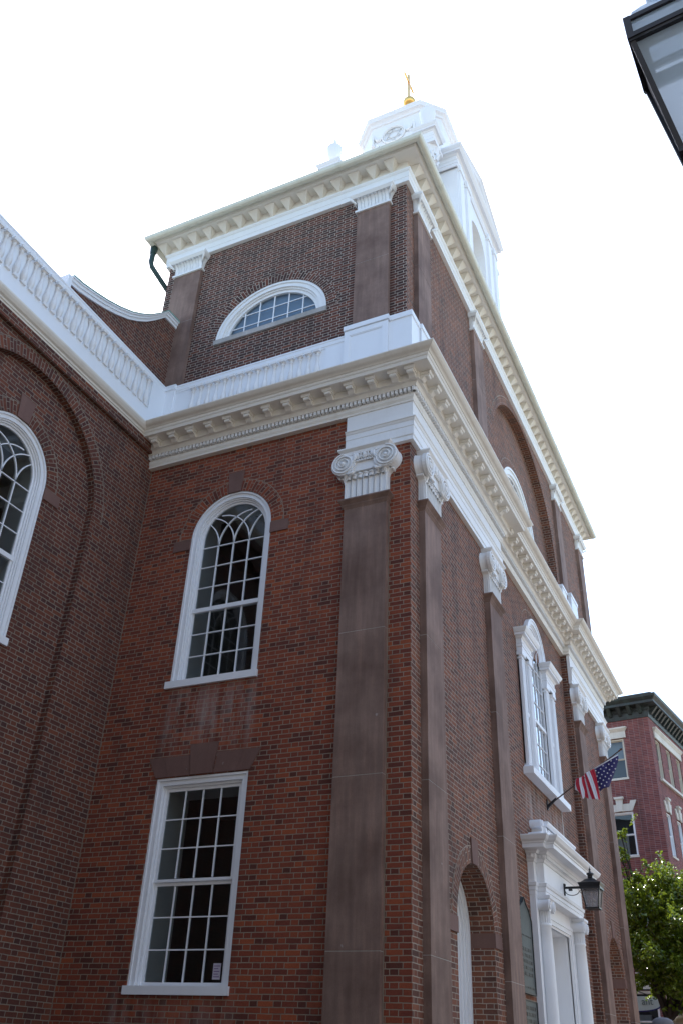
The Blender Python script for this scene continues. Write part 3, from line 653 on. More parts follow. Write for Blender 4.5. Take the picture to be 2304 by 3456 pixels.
def far_build(mb):
    mb.box(-0.2, 0.06, 11.0, 11.5, BZ0 - 0.1, 12.68); mb.box(-0.22, 0.08, 10.98, 11.52, 12.68, 12.76)
    mb.box(-0.10, -0.05, 11.5, 14.0, BZ0 - 0.1, 12.45); mb.box(-0.12, 0.06, 11.5, 14.0, BZ0 - 0.1, 11.775); mb.box(-0.14, 0.045, 11.5, 14.0, 12.43, 12.6)
    mb.box(-0.2, 0.075, 12.05, 12.85, BZ0 - 0.1, 12.9); mb.box(-0.22, 0.095, 12.03, 12.87, 12.9, 13.0); mb.box(-0.3, 0.04, 13.9, LY, BZ0 - 0.1, 12.7)
balustrade('balustrade', [(0.0, 11.6 + 0.176 * i) for i in range(3)] + [(0.0, 12.98 + 0.176 * i) for i in range(5)], far_build, None)
# ------------------------------------------------------------------ attic storey
AX0, AX1, AY0, AY1, AT = -5.68, -0.10, 0.10, 15.75, 16.34
FX = -2.93
AC, AZ, AR = 8.3, 13.2, 3.0                    # blind arch on the front
mb = MB(); fan = [(FX + 1.225 * math.cos(math.pi * (1 - i / 30)), 13.62 + 1.12 * math.sin(math.pi * (1 - i / 30))) for i in range(31)]
mb.sheet([(AX0, 11.0), (AX1, 11.0), (AX1, AT + 0.1), (AX0, AT + 0.1)], [fan], y=AY0); mb.reveal(fan, AY0, AY0 + 0.15)
vs = []; fs = []; uvs = []                     # gauged brick over the half-round window
for i in range(31):
    t = math.pi * i / 30
    for q in (0.0, 0.235): vs.append((FX + (1.225 + q) * math.cos(t), AY0 - 0.006, 13.62 + (1.12 + q) * math.sin(t)))
L_ = 0
for i in range(30):
    fs.append((2 * i, 2 * i + 1, 2 * i + 3, 2 * i + 2)); uvs.append(((0.003, L_), (0.238, L_), (0.238, L_ + 0.135), (0.003, L_ + 0.135))); L_ += 0.135
mb.add(vs, fs, False, uvs)
ch('attic_side_wall', mb, BRK_ATT)
ao = arch(AC, 11.0, AZ, AR, 44)
mb = MB(); mb.sheet([(AY0, 11.0)] + ao + [(AY1, 11.0), (AY1, AT + 0.1), (AY0, AT + 0.1)], y=0); ringrev(mb, AC, AZ, AR, 0, 0.22, 44, zb=11.0); ring(mb, AC, AZ, AR, AR + 0.22, 0.0, a0=0.12 * math.pi, a1=0.88 * math.pi, n=40)
wo = arch(8.25, 12.0, 13.1, 1.52, 30); mb.sheet(ao, [wo], y=0.22); mb.reveal(wo, 0.22, 0.34); ring(mb, 8.25, 13.1, 1.52, 1.745, 0.22, n=34)
obj('attic_front_wall', mb, BRK_FRONT, CH, loc=(AX1, 0, 0), rz=R90)
mb = MB(); mb.add([(AX0, AY0, 11), (AX0, AY1, 11), (AX0, AY1, AT), (AX0, AY0, AT)], [(0, 1, 2, 3)]); mb.add([(AX0, AY1, 11), (AX1, AY1, 11), (AX1, AY1, AT), (AX0, AY1, AT)], [(0, 1, 2, 3)]); ch('attic_back_wall', mb, BRK_ATT)
# half-round window
mb = MB(); el = lambda q, n=30: [(FX + (1.225 - q) * math.cos(math.pi * (1 - i / n)), 13.62 + (1.12 - q) * math.sin(math.pi * (1 - i / n))) for i in range(n + 1)]
for a, b, y0 in ((0, 0.05, 0.0), (0.05, 0.14, 0.02), (0.14, 0.18, 0.05), (0.18, 0.25, 0.075)): mb.band(el(a), el(b), AY0 + y0 + 0.0, AY0 + 0.14)
fw = ch('half_round_window', mb, WHITE); mb = MB(); ys = AY0 + 0.10
inn = lambda x: 13.62 + (1.12 - 0.25) * math.sqrt(max(0, 1 - (x / (1.225 - 0.25)) ** 2))
for i in range(1, 6): x = -0.975 + 1.95 * i / 6; muntin(mb, [(FX + x, 13.62), (FX + x, inn(x))], 0.02, ys, ys + 0.03)
for z in (13.90, 14.2): q = 0.975 * math.sqrt(max(0, 1 - ((z - 13.62) / 0.87) ** 2)); muntin(mb, [(FX - q, z), (FX + q, z)], 0.018, ys + 0.002, ys + 0.028)
sub('sash', mb, WHITE2, fw); mb = MB(); mb.sheet(el(0.24), y=ys + 0.015); sub('glass_pane', mb, GLASS, fw)
mb = MB(); mb.box(FX - 1.24, FX + 1.24, AY0 - 0.04, AY0 + 0.15, 13.50, 13.615); sub('window_sill', mb, SILLSTONE, fw)
mb = MB(); mb.sheet(el(0.2), y=ys + 0.07); sub('sky_reflection_sheet', mb, M('sky_reflection_blue', (0.36, 0.48, 0.62), 0.7), fw)  # blue-grey sheet behind the glass paints in the sky's reflection
# lunette in the front recess
mb = MB(); lu = lambda q, n=30: [(8.25 + (1.52 - q) * math.cos(math.pi * (1 - i / n)), 13.1 + (1.52 - q) * math.sin(math.pi * (1 - i / n))) for i in range(n + 1)]
for a, b, y0 in ((0, 0.06, 0.2), (0.06, 0.18, 0.23), (0.18, 0.24, 0.27)): mb.band([(8.25 - 1.52 + a, 12.0)] + lu(a) + [(8.25 + 1.52 - a, 12.0)], [(8.25 - 1.52 + b, 12.0)] + lu(b) + [(8.25 + 1.52 - b, 12.0)], y0, 0.34)
lw = obj('lunette_window', mb, WHITE, CH, loc=(AX1, 0, 0), rz=R90); mb = MB()
for i in range(1, 8): x = -1.28 + 2.56 * i / 8; muntin(mb, [(8.25 + x, 12.0), (8.25 + x, 13.1 + math.sqrt(1.28 ** 2 - x * x))], 0.03, 0.29, 0.32)
for z in (12.4, 12.9, 13.4, 13.9): q = math.sqrt(max(0.0, 1.28 ** 2 - max(0, z - 13.1) ** 2)); muntin(mb, [(8.25 - q, z), (8.25 + q, z)], 0.03, 0.292, 0.318)
sub('sash', mb, WHITE, lw); mb = MB(); mb.sheet(arch(8.25, 12.0, 13.1, 1.3, 24), y=0.31); sub('glass_pane', mb, GLASS, lw); mb = MB(); mb.box(6.5, 10, 0.5, 2.0, 11.9, 14.8); sub('dark_room', mb, ROOM, lw)
# attic pilasters with leafy capitals
def leafcap_mb(wd, d):
    mb = MB(); h = wd / 2
    mb.box(-h - 0.035, h + 0.035, -d - 0.035, 0, 0, 0.05)
    mb.add([(x * (h + q), -d - q if not bk else 0.0, z) for (z, q) in ((0.05, -0.022), (0.2, -0.03), (0.3, -0.02), (0.36, 0.03)) for (x, bk) in ((-1, 1), (-1, 0), (1, 0), (1, 1))],
           [(4 * j + a, 4 * j + a + 1, 4 * j + a + 5, 4 * j + a + 4) for j in range(3) for a in range(3)])
    n = 9
    def leaf(x, y, dx, dy, s):
        px, py = -dy, dx
        rows = [(0.0, 0.0, 0.045), (0.1, 0.012, 0.055), (0.19, 0.03, 0.052), (0.25, 0.075, 0.04), (0.262, 0.105, 0.025), (0.235, 0.12, 0.012)]
        vs = []
        for zz, o, hw in rows:
            for q in (-1, 0, 1): vs.append((x + dx * (o + (0.008 if q == 0 else 0)) + px * hw * q * s, y + dy * (o + (0.008 if q == 0 else 0)) + py * hw * q * s, 0.06 + zz))
        mb.add(vs, [(3 * r + a, 3 * r + a + 1, 3 * r + a + 4, 3 * r + a + 3) for r in range(5) for a in range(2)], True)
    for i in range(n): leaf(-h + 0.04 + (2 * h - 0.08) * i / (n - 1), -d + 0.012, 0, -1, 0.72 if i % 2 == 0 else 0.5)
    for s in (-1, 1): leaf(s * (h + 0.002), -d * 0.5, s, 0, 0.8)
    for s in (-1, 1):
        mb.tube([(s * (h + 0.02), -d - 0.03, 0.25), (s * (h + 0.1), -d - 0.1, 0.33), (s * (h + 0.11), -d - 0.11, 0.36)], [0.02, 0.03, 0.02], 6)
    mb.taper((-h - 0.08, h + 0.08, -d - 0.09, 0), (-h - 0.12, h + 0.12, -d - 0.135, 0), 0.36, 0.42); mb.box(-h - 0.12, h + 0.12, -d - 0.135, 0, 0.42, 0.485)
    return mb
as0 = obj('attic_pilaster', shaft_mb(0.68, 11.0, 15.86, 0.09, [12.4, 14.4], cap=False), [STONE, SILLSTONE], CH, loc=(-0.765, AY0, 0)); ac0 = obj('leaf_capital', leafcap_mb(0.68, 0.09), WHITE, as0, world=False, loc=(0, 0, 15.85))
q_ = dup(as0, (-5.095, AY0, 0), 0); dup(ac0, parent=q_)
for y in (0.815, 4.33, 11.95, 15.08): q_ = dup(as0, (AX1, y, 0), R90); dup(ac0, parent=q_)
# attic entablature, wedge mutules, gutter
APATH = [(AX0, AY0 + 4.0), (AX0, AY0), (AX1, AY0), (AX1, AY1), (AX0, AY1)]
AARC = [(0, 16.33), (0.075, 16.335), (0.075, 16.46), (0.082, 16.465), (0.082, 16.62), (0.095, 16.63), (0.115, 16.66), (0.115, 16.695), (0.0, 16.70)]
mb = MB(); mb.sweep(AARC, APATH); ch('attic_architrave', mb, WHITE)
AENT = [(0.0, 16.69), (0.035, 16.69), (0.035, 16.985), (0.30, 16.99), (0.30, 17.01), (0.315, 17.02), (0.33, 17.045), (0.355, 17.06), (0.36, 17.1), (0, 17.14)]
mb = MB(); mb.sweep(AENT, APATH); ae = ch('attic_cornice', mb, BOUNCE_CREAM)
tm = MB(); tm.add([(-0.12, 0, 0.28), (0.12, 0, 0.28), (0.12, -0.2, 0.28), (-0.12, -0.2, 0.28), (0, 0.0, 0.05), (-0.12, -0.2, 0.255), (0.12, -0.2, 0.255), (-0.12, 0, 0.255), (0.12, 0, 0.255)], [(0, 1, 2, 3), (3, 2, 6, 5), (5, 6, 4), (7, 5, 4), (8, 4, 6), (0, 3, 5, 7), (1, 8, 6, 2)])
t0 = None
for i in range(15):
    x = -5.85 + 0.39 * i
    if t0 is None: t0 = obj('mutule', tm, BOUNCE_CREAM, ae, loc=(x, AY0 - 0.035, 16.705))
    else: dup(t0, (x, AY0 - 0.035, 16.705), 0)
for i in range(41): dup(t0, (AX1 + 0.035, 0.32 + 0.386 * i, 16.705), R90)
GUT = [(0.34, 17.055), (0.355, 17.01), (0.385, 16.98), (0.425, 16.972), (0.46, 16.985), (0.485, 17.02), (0.495, 17.09), (0.485, 17.09), (0.47, 17.03), (0.42, 16.99), (0.37, 17.02), (0.355, 17.09)]
mb = MB(); mb.sweep(GUT, APATH)
for i in range(7): mb.sweep([(p + 0.006 * (p > 0.4) - 0.004 * (p < 0.36), z - 0.006) for p, z in GUT[:7]] + [(0.4, 17.1)], [(-6.0 + i * 0.92, AY0), (-5.955 + i * 0.92, AY0)])
for i in range(13): mb.sweep([(p + 0.006 * (p > 0.4) - 0.004 * (p < 0.36), z - 0.006) for p, z in GUT[:7]] + [(0.4, 17.1)], [(AX1, 0.9 + i * 1.22), (AX1, 0.945 + i * 1.22)])
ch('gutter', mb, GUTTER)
mb = MB()
for i in range(150):                           # stubble of snow-guard wire along the roof edge
    t = random.random()
    x, y = (AX0 - 0.4 + 6.2 * t, AY0 - 0.44) if random.random() < 0.33 else (AX1 + 0.44, AY0 - 0.4 + 16.2 * t)
    hgt = random.uniform(0.03, 0.11); mb.tube([(x, y, 17.06), (x + random.uniform(-.03, .03), y, 17.06 + hgt * 0.6), (x + random.uniform(-.05, .05), y + random.uniform(-.05, .05), 17.06 + hgt)], 0.006, 3)
ch('snow_guard', mb, IRON)
mb = MB(); mb.add([(AX0 - .4, AY0 - .4, 17.11), (AX1 + .4, AY0 - .4, 17.11), (AX1 + .4, AY1 + .4, 17.11), (AX0 - .4, AY1 + .4, 17.11), (-2.9, 3.4, 18.2), (-2.9, 12.4, 18.2)], [(0, 1, 4), (1, 2, 5, 4), (2, 3, 5), (3, 0, 4, 5)]); ch('attic_roof', mb, SLATE)
mb = MB(); mb.tube([(-6.1, -0.1, 16.98), (-6.1, -0.1, 16.55), (-6.08, -0.06, 16.42), (-5.85, 0.35, 15.95), (-5.77, 0.6, 15.7), (-5.77, 0.7, 13.0)], 0.06, 8); mb.tube([(-6.1, -0.1, 17.0), (-6.1, -0.1, 16.8)], [0.09, 0.07], 8); ch('downspout', mb, GREENPIPE)
# concave scrolled parapet between nave and attic
crv = [(-2.85, 12.90), (-2.62, 12.93), (-2.3, 13.02), (-1.99, 13.12), (-1.66, 13.26), (-1.34, 13.43), (-1.1, 13.60), (-0.86, 13.80), (-0.6, 14.08), (-0.37, 14.36)]
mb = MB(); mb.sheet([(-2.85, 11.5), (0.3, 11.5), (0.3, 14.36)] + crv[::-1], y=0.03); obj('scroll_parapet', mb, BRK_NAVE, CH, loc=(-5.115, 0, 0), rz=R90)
mb = MB(); full = crv + [(0.07, 14.38)]
for (a, b, y0) in ((0.03, 0.0, -0.05), (0.0, -0.06, -0.025), (-0.06, -0.13, 0.0)): mb.band([(p, q + a) for p, q in full], [(p, q + b) for p, q in full], y0, 0.5)
mb.box(-2.93, -2.83, -0.02, 0.5, 12.0, 12.92)
obj('parapet_coping', mb, WHITE2, CH, loc=(-5.115, 0, 0), rz=R90)
mb = MB(); mb.band([(p, q + 0.055) for p, q in full], [(p, q + 0.032) for p, q in full], -0.06, 0.75); mb.box(-2.95, -2.88, 0.2, 0.75, 12.0, 12.95); obj('copper_flashing', mb, COPPER, CH, loc=(-5.115, 0, 0), rz=R90)
# ------------------------------------------------------------------ front: arched niches, doorway, three-part window
def niche(A):
    c, zs, r = A['cx'], A['zs'], A['r']; zb = GZ + 0.3; mb = MB()
    for a, b, y0 in ((0, 0.05, 0.36), (0.05, 0.12, 0.385), (0.12, 0.17, 0.41), (0.17, 0.24, 0.44), (0.24, 0.30, 0.47)): mb.band(arch(c, zb, zs, r - a), arch(c, zb, zs, r - b), y0, 0.56)
    d = obj('arched_doorway', mb, WHITE2, CH, rz=R90); mb = MB(); mb.sheet(arch(c, zb, zs, r - 0.29), y=0.53)
    for s in (-1, 1):
        for z0, z1 in ((zb + 0.2, zb + 0.9), (zb + 1.05, zb + 2.4)): mb.band([(c + s * 0.05, z0), (c + s * 0.48, z0), (c + s * 0.48, z1), (c + s * 0.05, z1), (c + s * 0.05, z0)], [(c + s * 0.09, z0 + .04), (c + s * 0.44, z0 + .04), (c + s * 0.44, z1 - .04), (c + s * 0.09, z1 - .04), (c + s * 0.09, z0 + .04)], 0.515, 0.535)
    sub('door_leaf', mb, WHITE2, d)
niche(NA); niche(FA)
DC = 7.74
# door case
mb = MB()
dp = lambda e: [(CR, DC - 1.70 - e), (-0.04, DC - 1.70 - e), (-0.04, DC - 1.54 - e), (0.10, DC - 1.54 - e), (0.10, DC + 1.54 + e), (-0.04, DC + 1.54 + e), (-0.04, DC + 1.70 + e), (CR, DC + 1.70 + e)]
DP = [(0, 4.262), (0, 4.33), (0.012, 4.335), (0.012, 4.395), (0.03, 4.41), (0.035, 4.445), (0.04, 4.46), (0, 4.475), (0, 4.80), (0.02, 4.81), (0.035, 4.845), (0.05, 4.86), (0.055, 4.93), (0.085, 4.935), (0.10, 4.965), (0.12, 4.985), (0.27, 4.99), (0.27, 5.055), (0.285, 5.065), (0.29, 5.09), (0.31, 5.10), (0.335, 5.12), (0.36, 5.165), (0.37, 5.18), (0.37, 5.20), (0, 5.215)]
mb.sweep(DP, dp(0.0))
for (x0, x1, y0, y1) in ((CR, -0.04, DC - 1.70, DC + 1.70), (-0.04, 0.10, DC - 1.54, DC + 1.54)): mb.box(x0, x1, y0 + 0.002, y1 - 0.002, 5.15, 5.2135)
mb.box(CR, 0.099, DC - 1.53, DC + 1.53, 4.2635, 4.29)
DS = ch('door_surround', mb, WHITE2)
mb = MB()
for i in range(48):
    y = DC - 1.57 + 3.14 * (i + 0.2) / 48; mb.box(0.14, 0.185, y, y + 0.04, 4.868, 4.926)
for s in (-1, 1):
    for i in range(5): x = -0.13 + i * 0.058; mb.box(x, x + 0.035, DC + s * (1.58 if x > -0.04 else 1.75), DC + s * (1.625 if x > -0.04 else 1.79), 4.868, 4.926)
o = obj('dentil_course', mb, WHITE2, DS); 
mb = MB()
for s in (-1, 1):                              # backing pilasters and panelled jambs
    y = DC + s * 1.62; mb.box(CR, -0.045, min(y - s * 0.08, y + s * 0.07), max(y - s * 0.08, y + s * 0.07), GZ, 4.262)
    a, b = sorted((DC + s * 1.54, DC + s * 1.12)); mb.box(CR, -0.08, a, b, GZ, 4.262)
for q0, q1, x in ((0.0, 0.05, -0.06), (0.05, 0.13, -0.075), (0.13, 0.17, -0.10)):
    h, zt = 1.19, 4.06; mbb = [(DC - h + q, GZ) for q in (q0,)]
    for s in (-1, 1):
        a, b = sorted((DC + s * (h - q0), DC + s * (h - q1))); mb.box(CR, x, a, b, GZ, zt - q1)
    mb.box(CR, x, DC - h + q0, DC + h - q0, zt - q1, zt - q0)
mb.box(CR, -0.09, DC - 1.18, DC + 1.18, 4.06, 4.262)
for s in (-1, 1): a, b = sorted((DC + s * 1.02, DC + s * 1.06)); mb.box(-0.5, CR + 0.02, a, b, GZ, 3.93)
mb.box(-0.5, CR + 0.02, DC - 1.06, DC + 1.06, 3.89, 3.93)
obj('door_frame', mb, WHITE2, DS)
mb = MB(); mb.box(-0.50, -0.44, DC - 1.03, DC + 1.03, GZ, 3.9)
for s in (-1, 1):
    for z0, z1 in ((GZ + 0.25, 1.5), (1.68, 3.02), (3.2, 3.72)):
        a, b = sorted((DC + s * 0.12, DC + s * 0.88)); B_ = [(a, z0), (b, z0), (b, z1), (a, z1), (a, z0)]; I_ = [(a + .06, z0 + .06), (b - .06, z0 + .06), (b - .06, z1 - .06), (a + .06, z1 - .06), (a + .06, z0 + .06)]
        mb.strip([(-0.438, p, q) for p, q in B_], [(-0.418, (p + u) / 2, (q + v) / 2) for (p, q), (u, v) in zip(B_, I_)]); mb.strip([(-0.418, (p + u) / 2, (q + v) / 2) for (p, q), (u, v) in zip(B_, I_)], [(-0.439, p, q) for p, q in I_])
obj('door_leaf', mb, WHITE2, DS)
cm = MB(); cm.lathe([(0.17, 0), (0.17, 0.06), (0.145, 0.07), (0.16, 0.1), (0.16, 0.13), (0.135, 0.16), (0.135, 0.9), (0.132, 1.8), (0.125, 2.8), (0.118, 3.16), (0.128, 3.17), (0.13, 3.2), (0.118, 3.215)], 0, 0, 28); cm.box(-0.19, 0.19, -0.19, 0.19, -0.25, 0)
cc = MB(); cc.lathe([(0.112, 0), (0.112, 0.23)], 0, 0, 20)
for i in range(18): a = 2 * math.pi * i / 18; cc.box(0.112 * math.cos(a) - 0.011, 0.112 * math.cos(a) + 0.011, 0.112 * math.sin(a) - 0.011, 0.112 * math.sin(a) + 0.011, 0.005, 0.24)
cc.lathe([(0.12, 0.24), (0.15, 0.29), (0.13, 0.32)], 0, 0, 20); cc.box(-0.13, 0.15, -0.165, 0.165, 0.31, 0.36)
cc.box(-0.15, 0.18, -0.19, 0.19, 0.385, 0.43); cc.taper((-0.13, 0.15, -0.165, 0.165), (-0.15, 0.18, -0.19, 0.19), 0.36, 0.385)
for s in (-1, 1):
    cc.tube([(-0.13, s * 0.155, 0.27), (0.02, s * 0.15, 0.27), (0.16, s * 0.155, 0.27)], [0.1, 0.082, 0.1], 16)
    cc.tube([(0.168, s * 0.155 + (0.085 - 0.001 * k) * math.cos(k * 0.3) * (1 - k / 50), 0.27 + 0.085 * math.sin(k * 0.3) * (1 - k / 50)) for k in range(44)], 0.011, 5)
z0_ = 4.262 - 0.43
c0 = obj('column', cm, WHITE2, DS, loc=(-0.005, DC - 1.39, z0_ - 3.215)); k0 = obj('column_capital', cc, WHITE2, c0, world=False, loc=(0, 0, 3.215))
c1_ = dup(c0, (-0.005, DC + 1.39, z0_ - 3.215)); dup(k0, parent=c1_)
# blocking course with side scrolls over the door
mb = MB(); mb.box(CR, 0.10, DC - 1.12, DC + 1.12, 5.2, 5.52)
mb.sweep([(0, 5.52), (0.02, 5.525), (0.05, 5.56), (0.06, 5.58), (0.06, 5.60), (0, 5.61)], [(CR, DC - 1.12), (0.10, DC - 1.12), (0.10, DC + 1.12), (CR, DC + 1.12)]); mb.box(CR, 0.1, DC - 1.118, DC + 1.118, 5.5, 5.608)
for a, b in ((-1.02, -0.38), (-0.32, 0.32), (0.38, 1.02)): mb.band([(0, 0)] * 2, [(0, 0)] * 2, 0, 0) if False else [mb.box(0.098, 0.112, DC + a, DC + b, z, z + 0.02) for z in (5.25, 5.47)] + [mb.box(0.098, 0.112, DC + q, DC + q + 0.02, 5.25, 5.49) for q in (a, b - 0.02)]
for s in (-1, 1):
    y = lambda q: DC + s * (1.12 + q)
    mb.tube([(CR, y(0.16), 5.54), (0.06, y(0.16), 5.54)], 0.075, 14); mb.tube([(CR, y(0.30), 5.28), (0.08, y(0.30), 5.28)], 0.085, 14)
    mb.prismx([(y(0.0), 5.21), (y(0.30), 5.2), (y(0.22), 5.34), (y(0.1), 5.42), (y(0.10), 5.5), (y(0.18), 5.6), (y(0.0), 5.55)], CR, 0.05)
    for (cy, cz, r) in ((0.16, 5.54, 0.06), (0.30, 5.28, 0.068)): mb.tube([(0.07 + 0.01 * (r > .065) + 0.015, y(cy + r * math.cos(k * .35) * (1 - k / 42)), cz + r * math.sin(k * .35) * (1 - k / 42)) for k in range(36)], 0.009, 5)
obj('blocking_course', mb, WHITE2, DS)
# ---- three-part window above the door
PZ0, PZ1, PR = 6.55, 9.40, 0.80
y0 = -CR
mb = MB()
for s in (-1, 1):
    def bx(a, b, q0, q1, z0, z1): u0, u1 = sorted((PALC + s * a, PALC + s * b)); mb.box(u0, u1, q0, q1, z0, z1)
    bx(0.63, 1.42, y0 - 0.03, y0 + 0.1, PZ0, 9.0)                                   # backing
    for c in (0.745, 1.305):                                                         # fluted pilasters
        bx(c - 0.115, c + 0.115, y0 - 0.075, y0, PZ0 + 0.05, 8.9)
        for i in range(5): u = c - 0.10 + 0.05 * i; bx(u - 0.011, u + 0.011, y0 - 0.095, y0 - 0.07, PZ0 + 0.12, 8.82)
        bx(c - 0.135, c + 0.135, y0 - 0.095, y0, PZ0 + 0.0, PZ0 + 0.1); bx(c - 0.13, c + 0.13, y0 - 0.10, y0, 8.82, 8.85); bx(c - 0.145, c + 0.145, y0 - 0.12, y0, 8.9, 8.97)
    bx(0.87, 0.91, y0 - 0.05, y0, PZ0, 8.9); bx(1.13, 1.17, y0 - 0.05, y0, PZ0, 8.9); bx(0.91, 1.13, y0 - 0.05, y0, 7.72, 7.80)
    ent = [(0, 8.97), (0, 9.08), (0.012, 9.085), (0.012, 9.14), (0.02, 9.15), (0, 9.155), (0, 9.26), (0.015, 9.27), (0.04, 9.31), (0.10, 9.315), (0.10, 9.36), (0.12, 9.37), (0.155, 9.43), (0.165, 9.46), (0, 9.47)]
    a, b = sorted((PALC + s * 0.62, PALC + s * 1.42)); mb2_ = MB(); mb2_.sweep([(p, z) for p, z in ent], [(-y0, a), (-y0 + 0.12, a), (-y0 + 0.12, b), (-y0, b)])
    mb.add([(q[1], -q[0], q[2]) for q in mb2_.v], mb2_.f); mb.box(a + 0.003, b - 0.003, y0 - 0.118, y0, 9.0, 9.465)
for q0, q1, yy in ((0.0, 0.04, y0 - 0.10), (0.04, 0.12, y0 - 0.08), (0.12, 0.15, y0 - 0.05), (0.15, 0.2, y0 - 0.03)): mb.band(arch(PALC, 9.40, PZ1 + 0.06, PR - q0, 24), arch(PALC, 9.40, PZ1 + 0.06, PR - q1, 24), yy, y0 + 0.1)
mb.box(PALC - 1.56, PALC + 1.56, y0 - 0.20, y0 + 0.1, 6.43, 6.56); mb.taper((PALC - 1.52, PALC + 1.52, y0 - 0.16, y0), (PALC - 1.47, PALC + 1.47, y0 - 0.12, y0), 6.56, 6.61)
PW = obj('three_part_window', mb, WHITE2, CH, rz=R90)
mb = MB(); g = 0.60; ys = y0 - 0.01
mb.band(arch(PALC, PZ0, PZ1 + 0.06, g + 0.03, 20), arch(PALC, PZ0, PZ1 + 0.06, g - 0.03, 20), ys, ys + 0.05)
mb.box(PALC - g, PALC + g, ys - 0.015, ys + 0.05, 7.84, 7.91); mb.box(PALC - g, PALC + g, ys, ys + 0.04, PZ0, PZ0 + 0.08)
for x in (-0.29, 0, 0.29): muntin(mb, [(PALC + x, PZ0 + 0.08), (PALC + x, 9.3)], 0.018, ys + 0.005, ys + 0.04)
for z in (6.98, 7.41, 8.32, 8.72, 9.12): muntin(mb, [(PALC - g, z), (PALC + g, z)], 0.016, ys + 0.007, ys + 0.038)
for x in (-0.29, 0, 0.29):
    for s in (-1, 1):
        pts = []
        for q in range(24):
            t = q / 23 * math.pi / 2; px, pz = x + s * (g - g * math.cos(t)), 9.3 + g * math.sin(t)
            if (pz > 9.46 and px * px + (pz - 9.46) ** 2 > g * g) or abs(px) > g: break
            pts.append((PALC + px, pz))
        if len(pts) > 2: muntin(mb, pts, 0.022, ys + 0.006, ys + 0.039)
sub('sash', mb, WHITE2, PW)
mb = MB(); mb.sheet(arch(PALC, PZ0, PZ1 + 0.06, g, 20), y=ys + 0.025)
for s in (-1, 1): mb.add([(PALC + s * 0.91, y0 - 0.032, PZ0), (PALC + s * 1.13, y0 - 0.032, PZ0), (PALC + s * 1.13, y0 - 0.032, 8.9), (PALC + s * 0.91, y0 - 0.032, 8.9)], [(0, 1, 2, 3)])
sub('glass_pane', mb, GLASS_B, PW)
mb = MB(); mb.box(PALC - 0.7, PALC + 0.7, ys + 0.25, ys + 1.4, 6.3, 10.2); sub('dark_room', mb, M('pale_shade', (0.34, 0.36, 0.37), 0.9), PW)
mb = MB(); ring(mb, PALC, PZ1 + 0.06, PR, PR + 0.22, y0, a0=0.1, a1=math.pi - 0.1); F('brick_arch', mb, BRK_FRONT)
mb = MB(); mb.tube([(CR + 0.012, 9.25, 6.4), (CR + 0.012, 9.3, 4.6)], 0.007, 5); ch('cable', mb, WHITE)
# ------------------------------------------------------------------ bronze tablets
BRONZE = stone_mat('bronze_tablet', (0.04, 0.05, 0.05), (0.065, 0.082, 0.083), 0.4, 0.5); BRZD = M('dark_bronze', (0.014, 0.016, 0.017), 0.5)
def tablet(name, poly, lab, lines, x0, x1):
    mb = MB(); mb.prism(poly, -0.045, 0); t = obj(name, mb, BRONZE, loc=(CR, 0, 0), rz=R90); tag(t, lab, 'plaque', None)
    mb = MB(); cx = sum(p[0] for p in poly) / len(poly); cz = sum(p[1] for p in poly) / len(poly); sc = lambda k: [(cx + (p[0] - cx) * k, cz + (p[1] - cz) * (1 - (1 - k) * 0.45)) for p in poly + poly[:1]]
    mb.band(sc(1.0), sc(0.94), -0.058, -0.04); obj('border', mb, BRZD, t, world=False)
    mb = MB(); rnd = random.Random(3)
    for z, hh in lines:
        x = x0
        while x < x1 - 0.03:
            wl = rnd.uniform(0.02, 0.06); mb.box(x, min(x + wl, x1), -0.052, -0.04, z, z + hh); x += wl + rnd.choice((0.008, 0.008, 0.025))
    obj('lettering', mb, BRZD, t, world=False)
    return t
tablet('bronze_tablet', [(5.0, 2.68), (5.86, 2.68), (5.86, 3.80), (5.72, 3.95), (5.55, 4.03), (5.44, 4.13), (5.32, 4.03), (5.14, 3.95), (5.0, 3.80)], 'dark bronze wall tablet with a pointed top, left of the white doorway', [(3.52, 0.02), (3.30, 0.05), (3.21, 0.05), (3.12, 0.05), (3.03, 0.05), (2.94, 0.05), (2.76, 0.025)], 5.1, 5.76)
tablet('bronze_tablet', [(5.0, 1.7), (5.86, 1.7), (5.86, 2.59), (5.0, 2.59)], 'dark bronze rectangular tablet mounted directly under the pointed tablet', [(2.46 - 0.09 * i, 0.05) for i in range(8)], 5.1, 5.76)
# ------------------------------------------------------------------ belfry
BX, BY = -2.95, 7.75
mb = MB(); mb.box(BX - 1.95, BX + 1.95, BY - 3.05, BY + 3.05, 17.2, 20.0); mb.box(BX - 1.3, BX + 1.3, BY - 2.4, BY + 2.4, 20.0, 24.6)
mb.box(BX - 1.9, BX - 1.3, BY - 1.9, BY + 1.9, 20.0, 24.6)
# street-side pavilion with an arched opening
px0, px1 = BX + 1.3, BX + 2.2
ol = arch(BY - 0.1, 20.0, 22.95, 0.72, 20); tmp = MB(); tmp.sheet([(BY - 1.95, 20.0)] + ol + [(BY + 1.95, 20.0), (BY + 1.95, 24.6), (BY - 1.95, 24.6)], y=0); tmp.reveal(ol, 0, 0.55, closed=False)
mb.add([(px1 - q[1], q[0], q[2]) for q in tmp.v], tmp.f)
for yy in (BY - 1.95, BY + 1.95): mb.add([(px0, yy, 20), (px1, yy, 20), (px1, yy, 24.6), (px0, yy, 24.6)], [(0, 1, 2, 3)])
for s in (-1, 1):
    for c in (1.08, 1.72): mb.box(px1, px1 + 0.07, BY + s * c - 0.17, BY + s * c + 0.17, 20.0, 24.4); mb.box(px1, px1 + 0.1, BY + s * c - 0.2, BY + s * c + 0.2, 24.2, 24.45)
BF = ch('belfry', mb, WHITE2)
bs = lambda n, m, mt, **kw: obj(n, m, mt, BF, **kw)
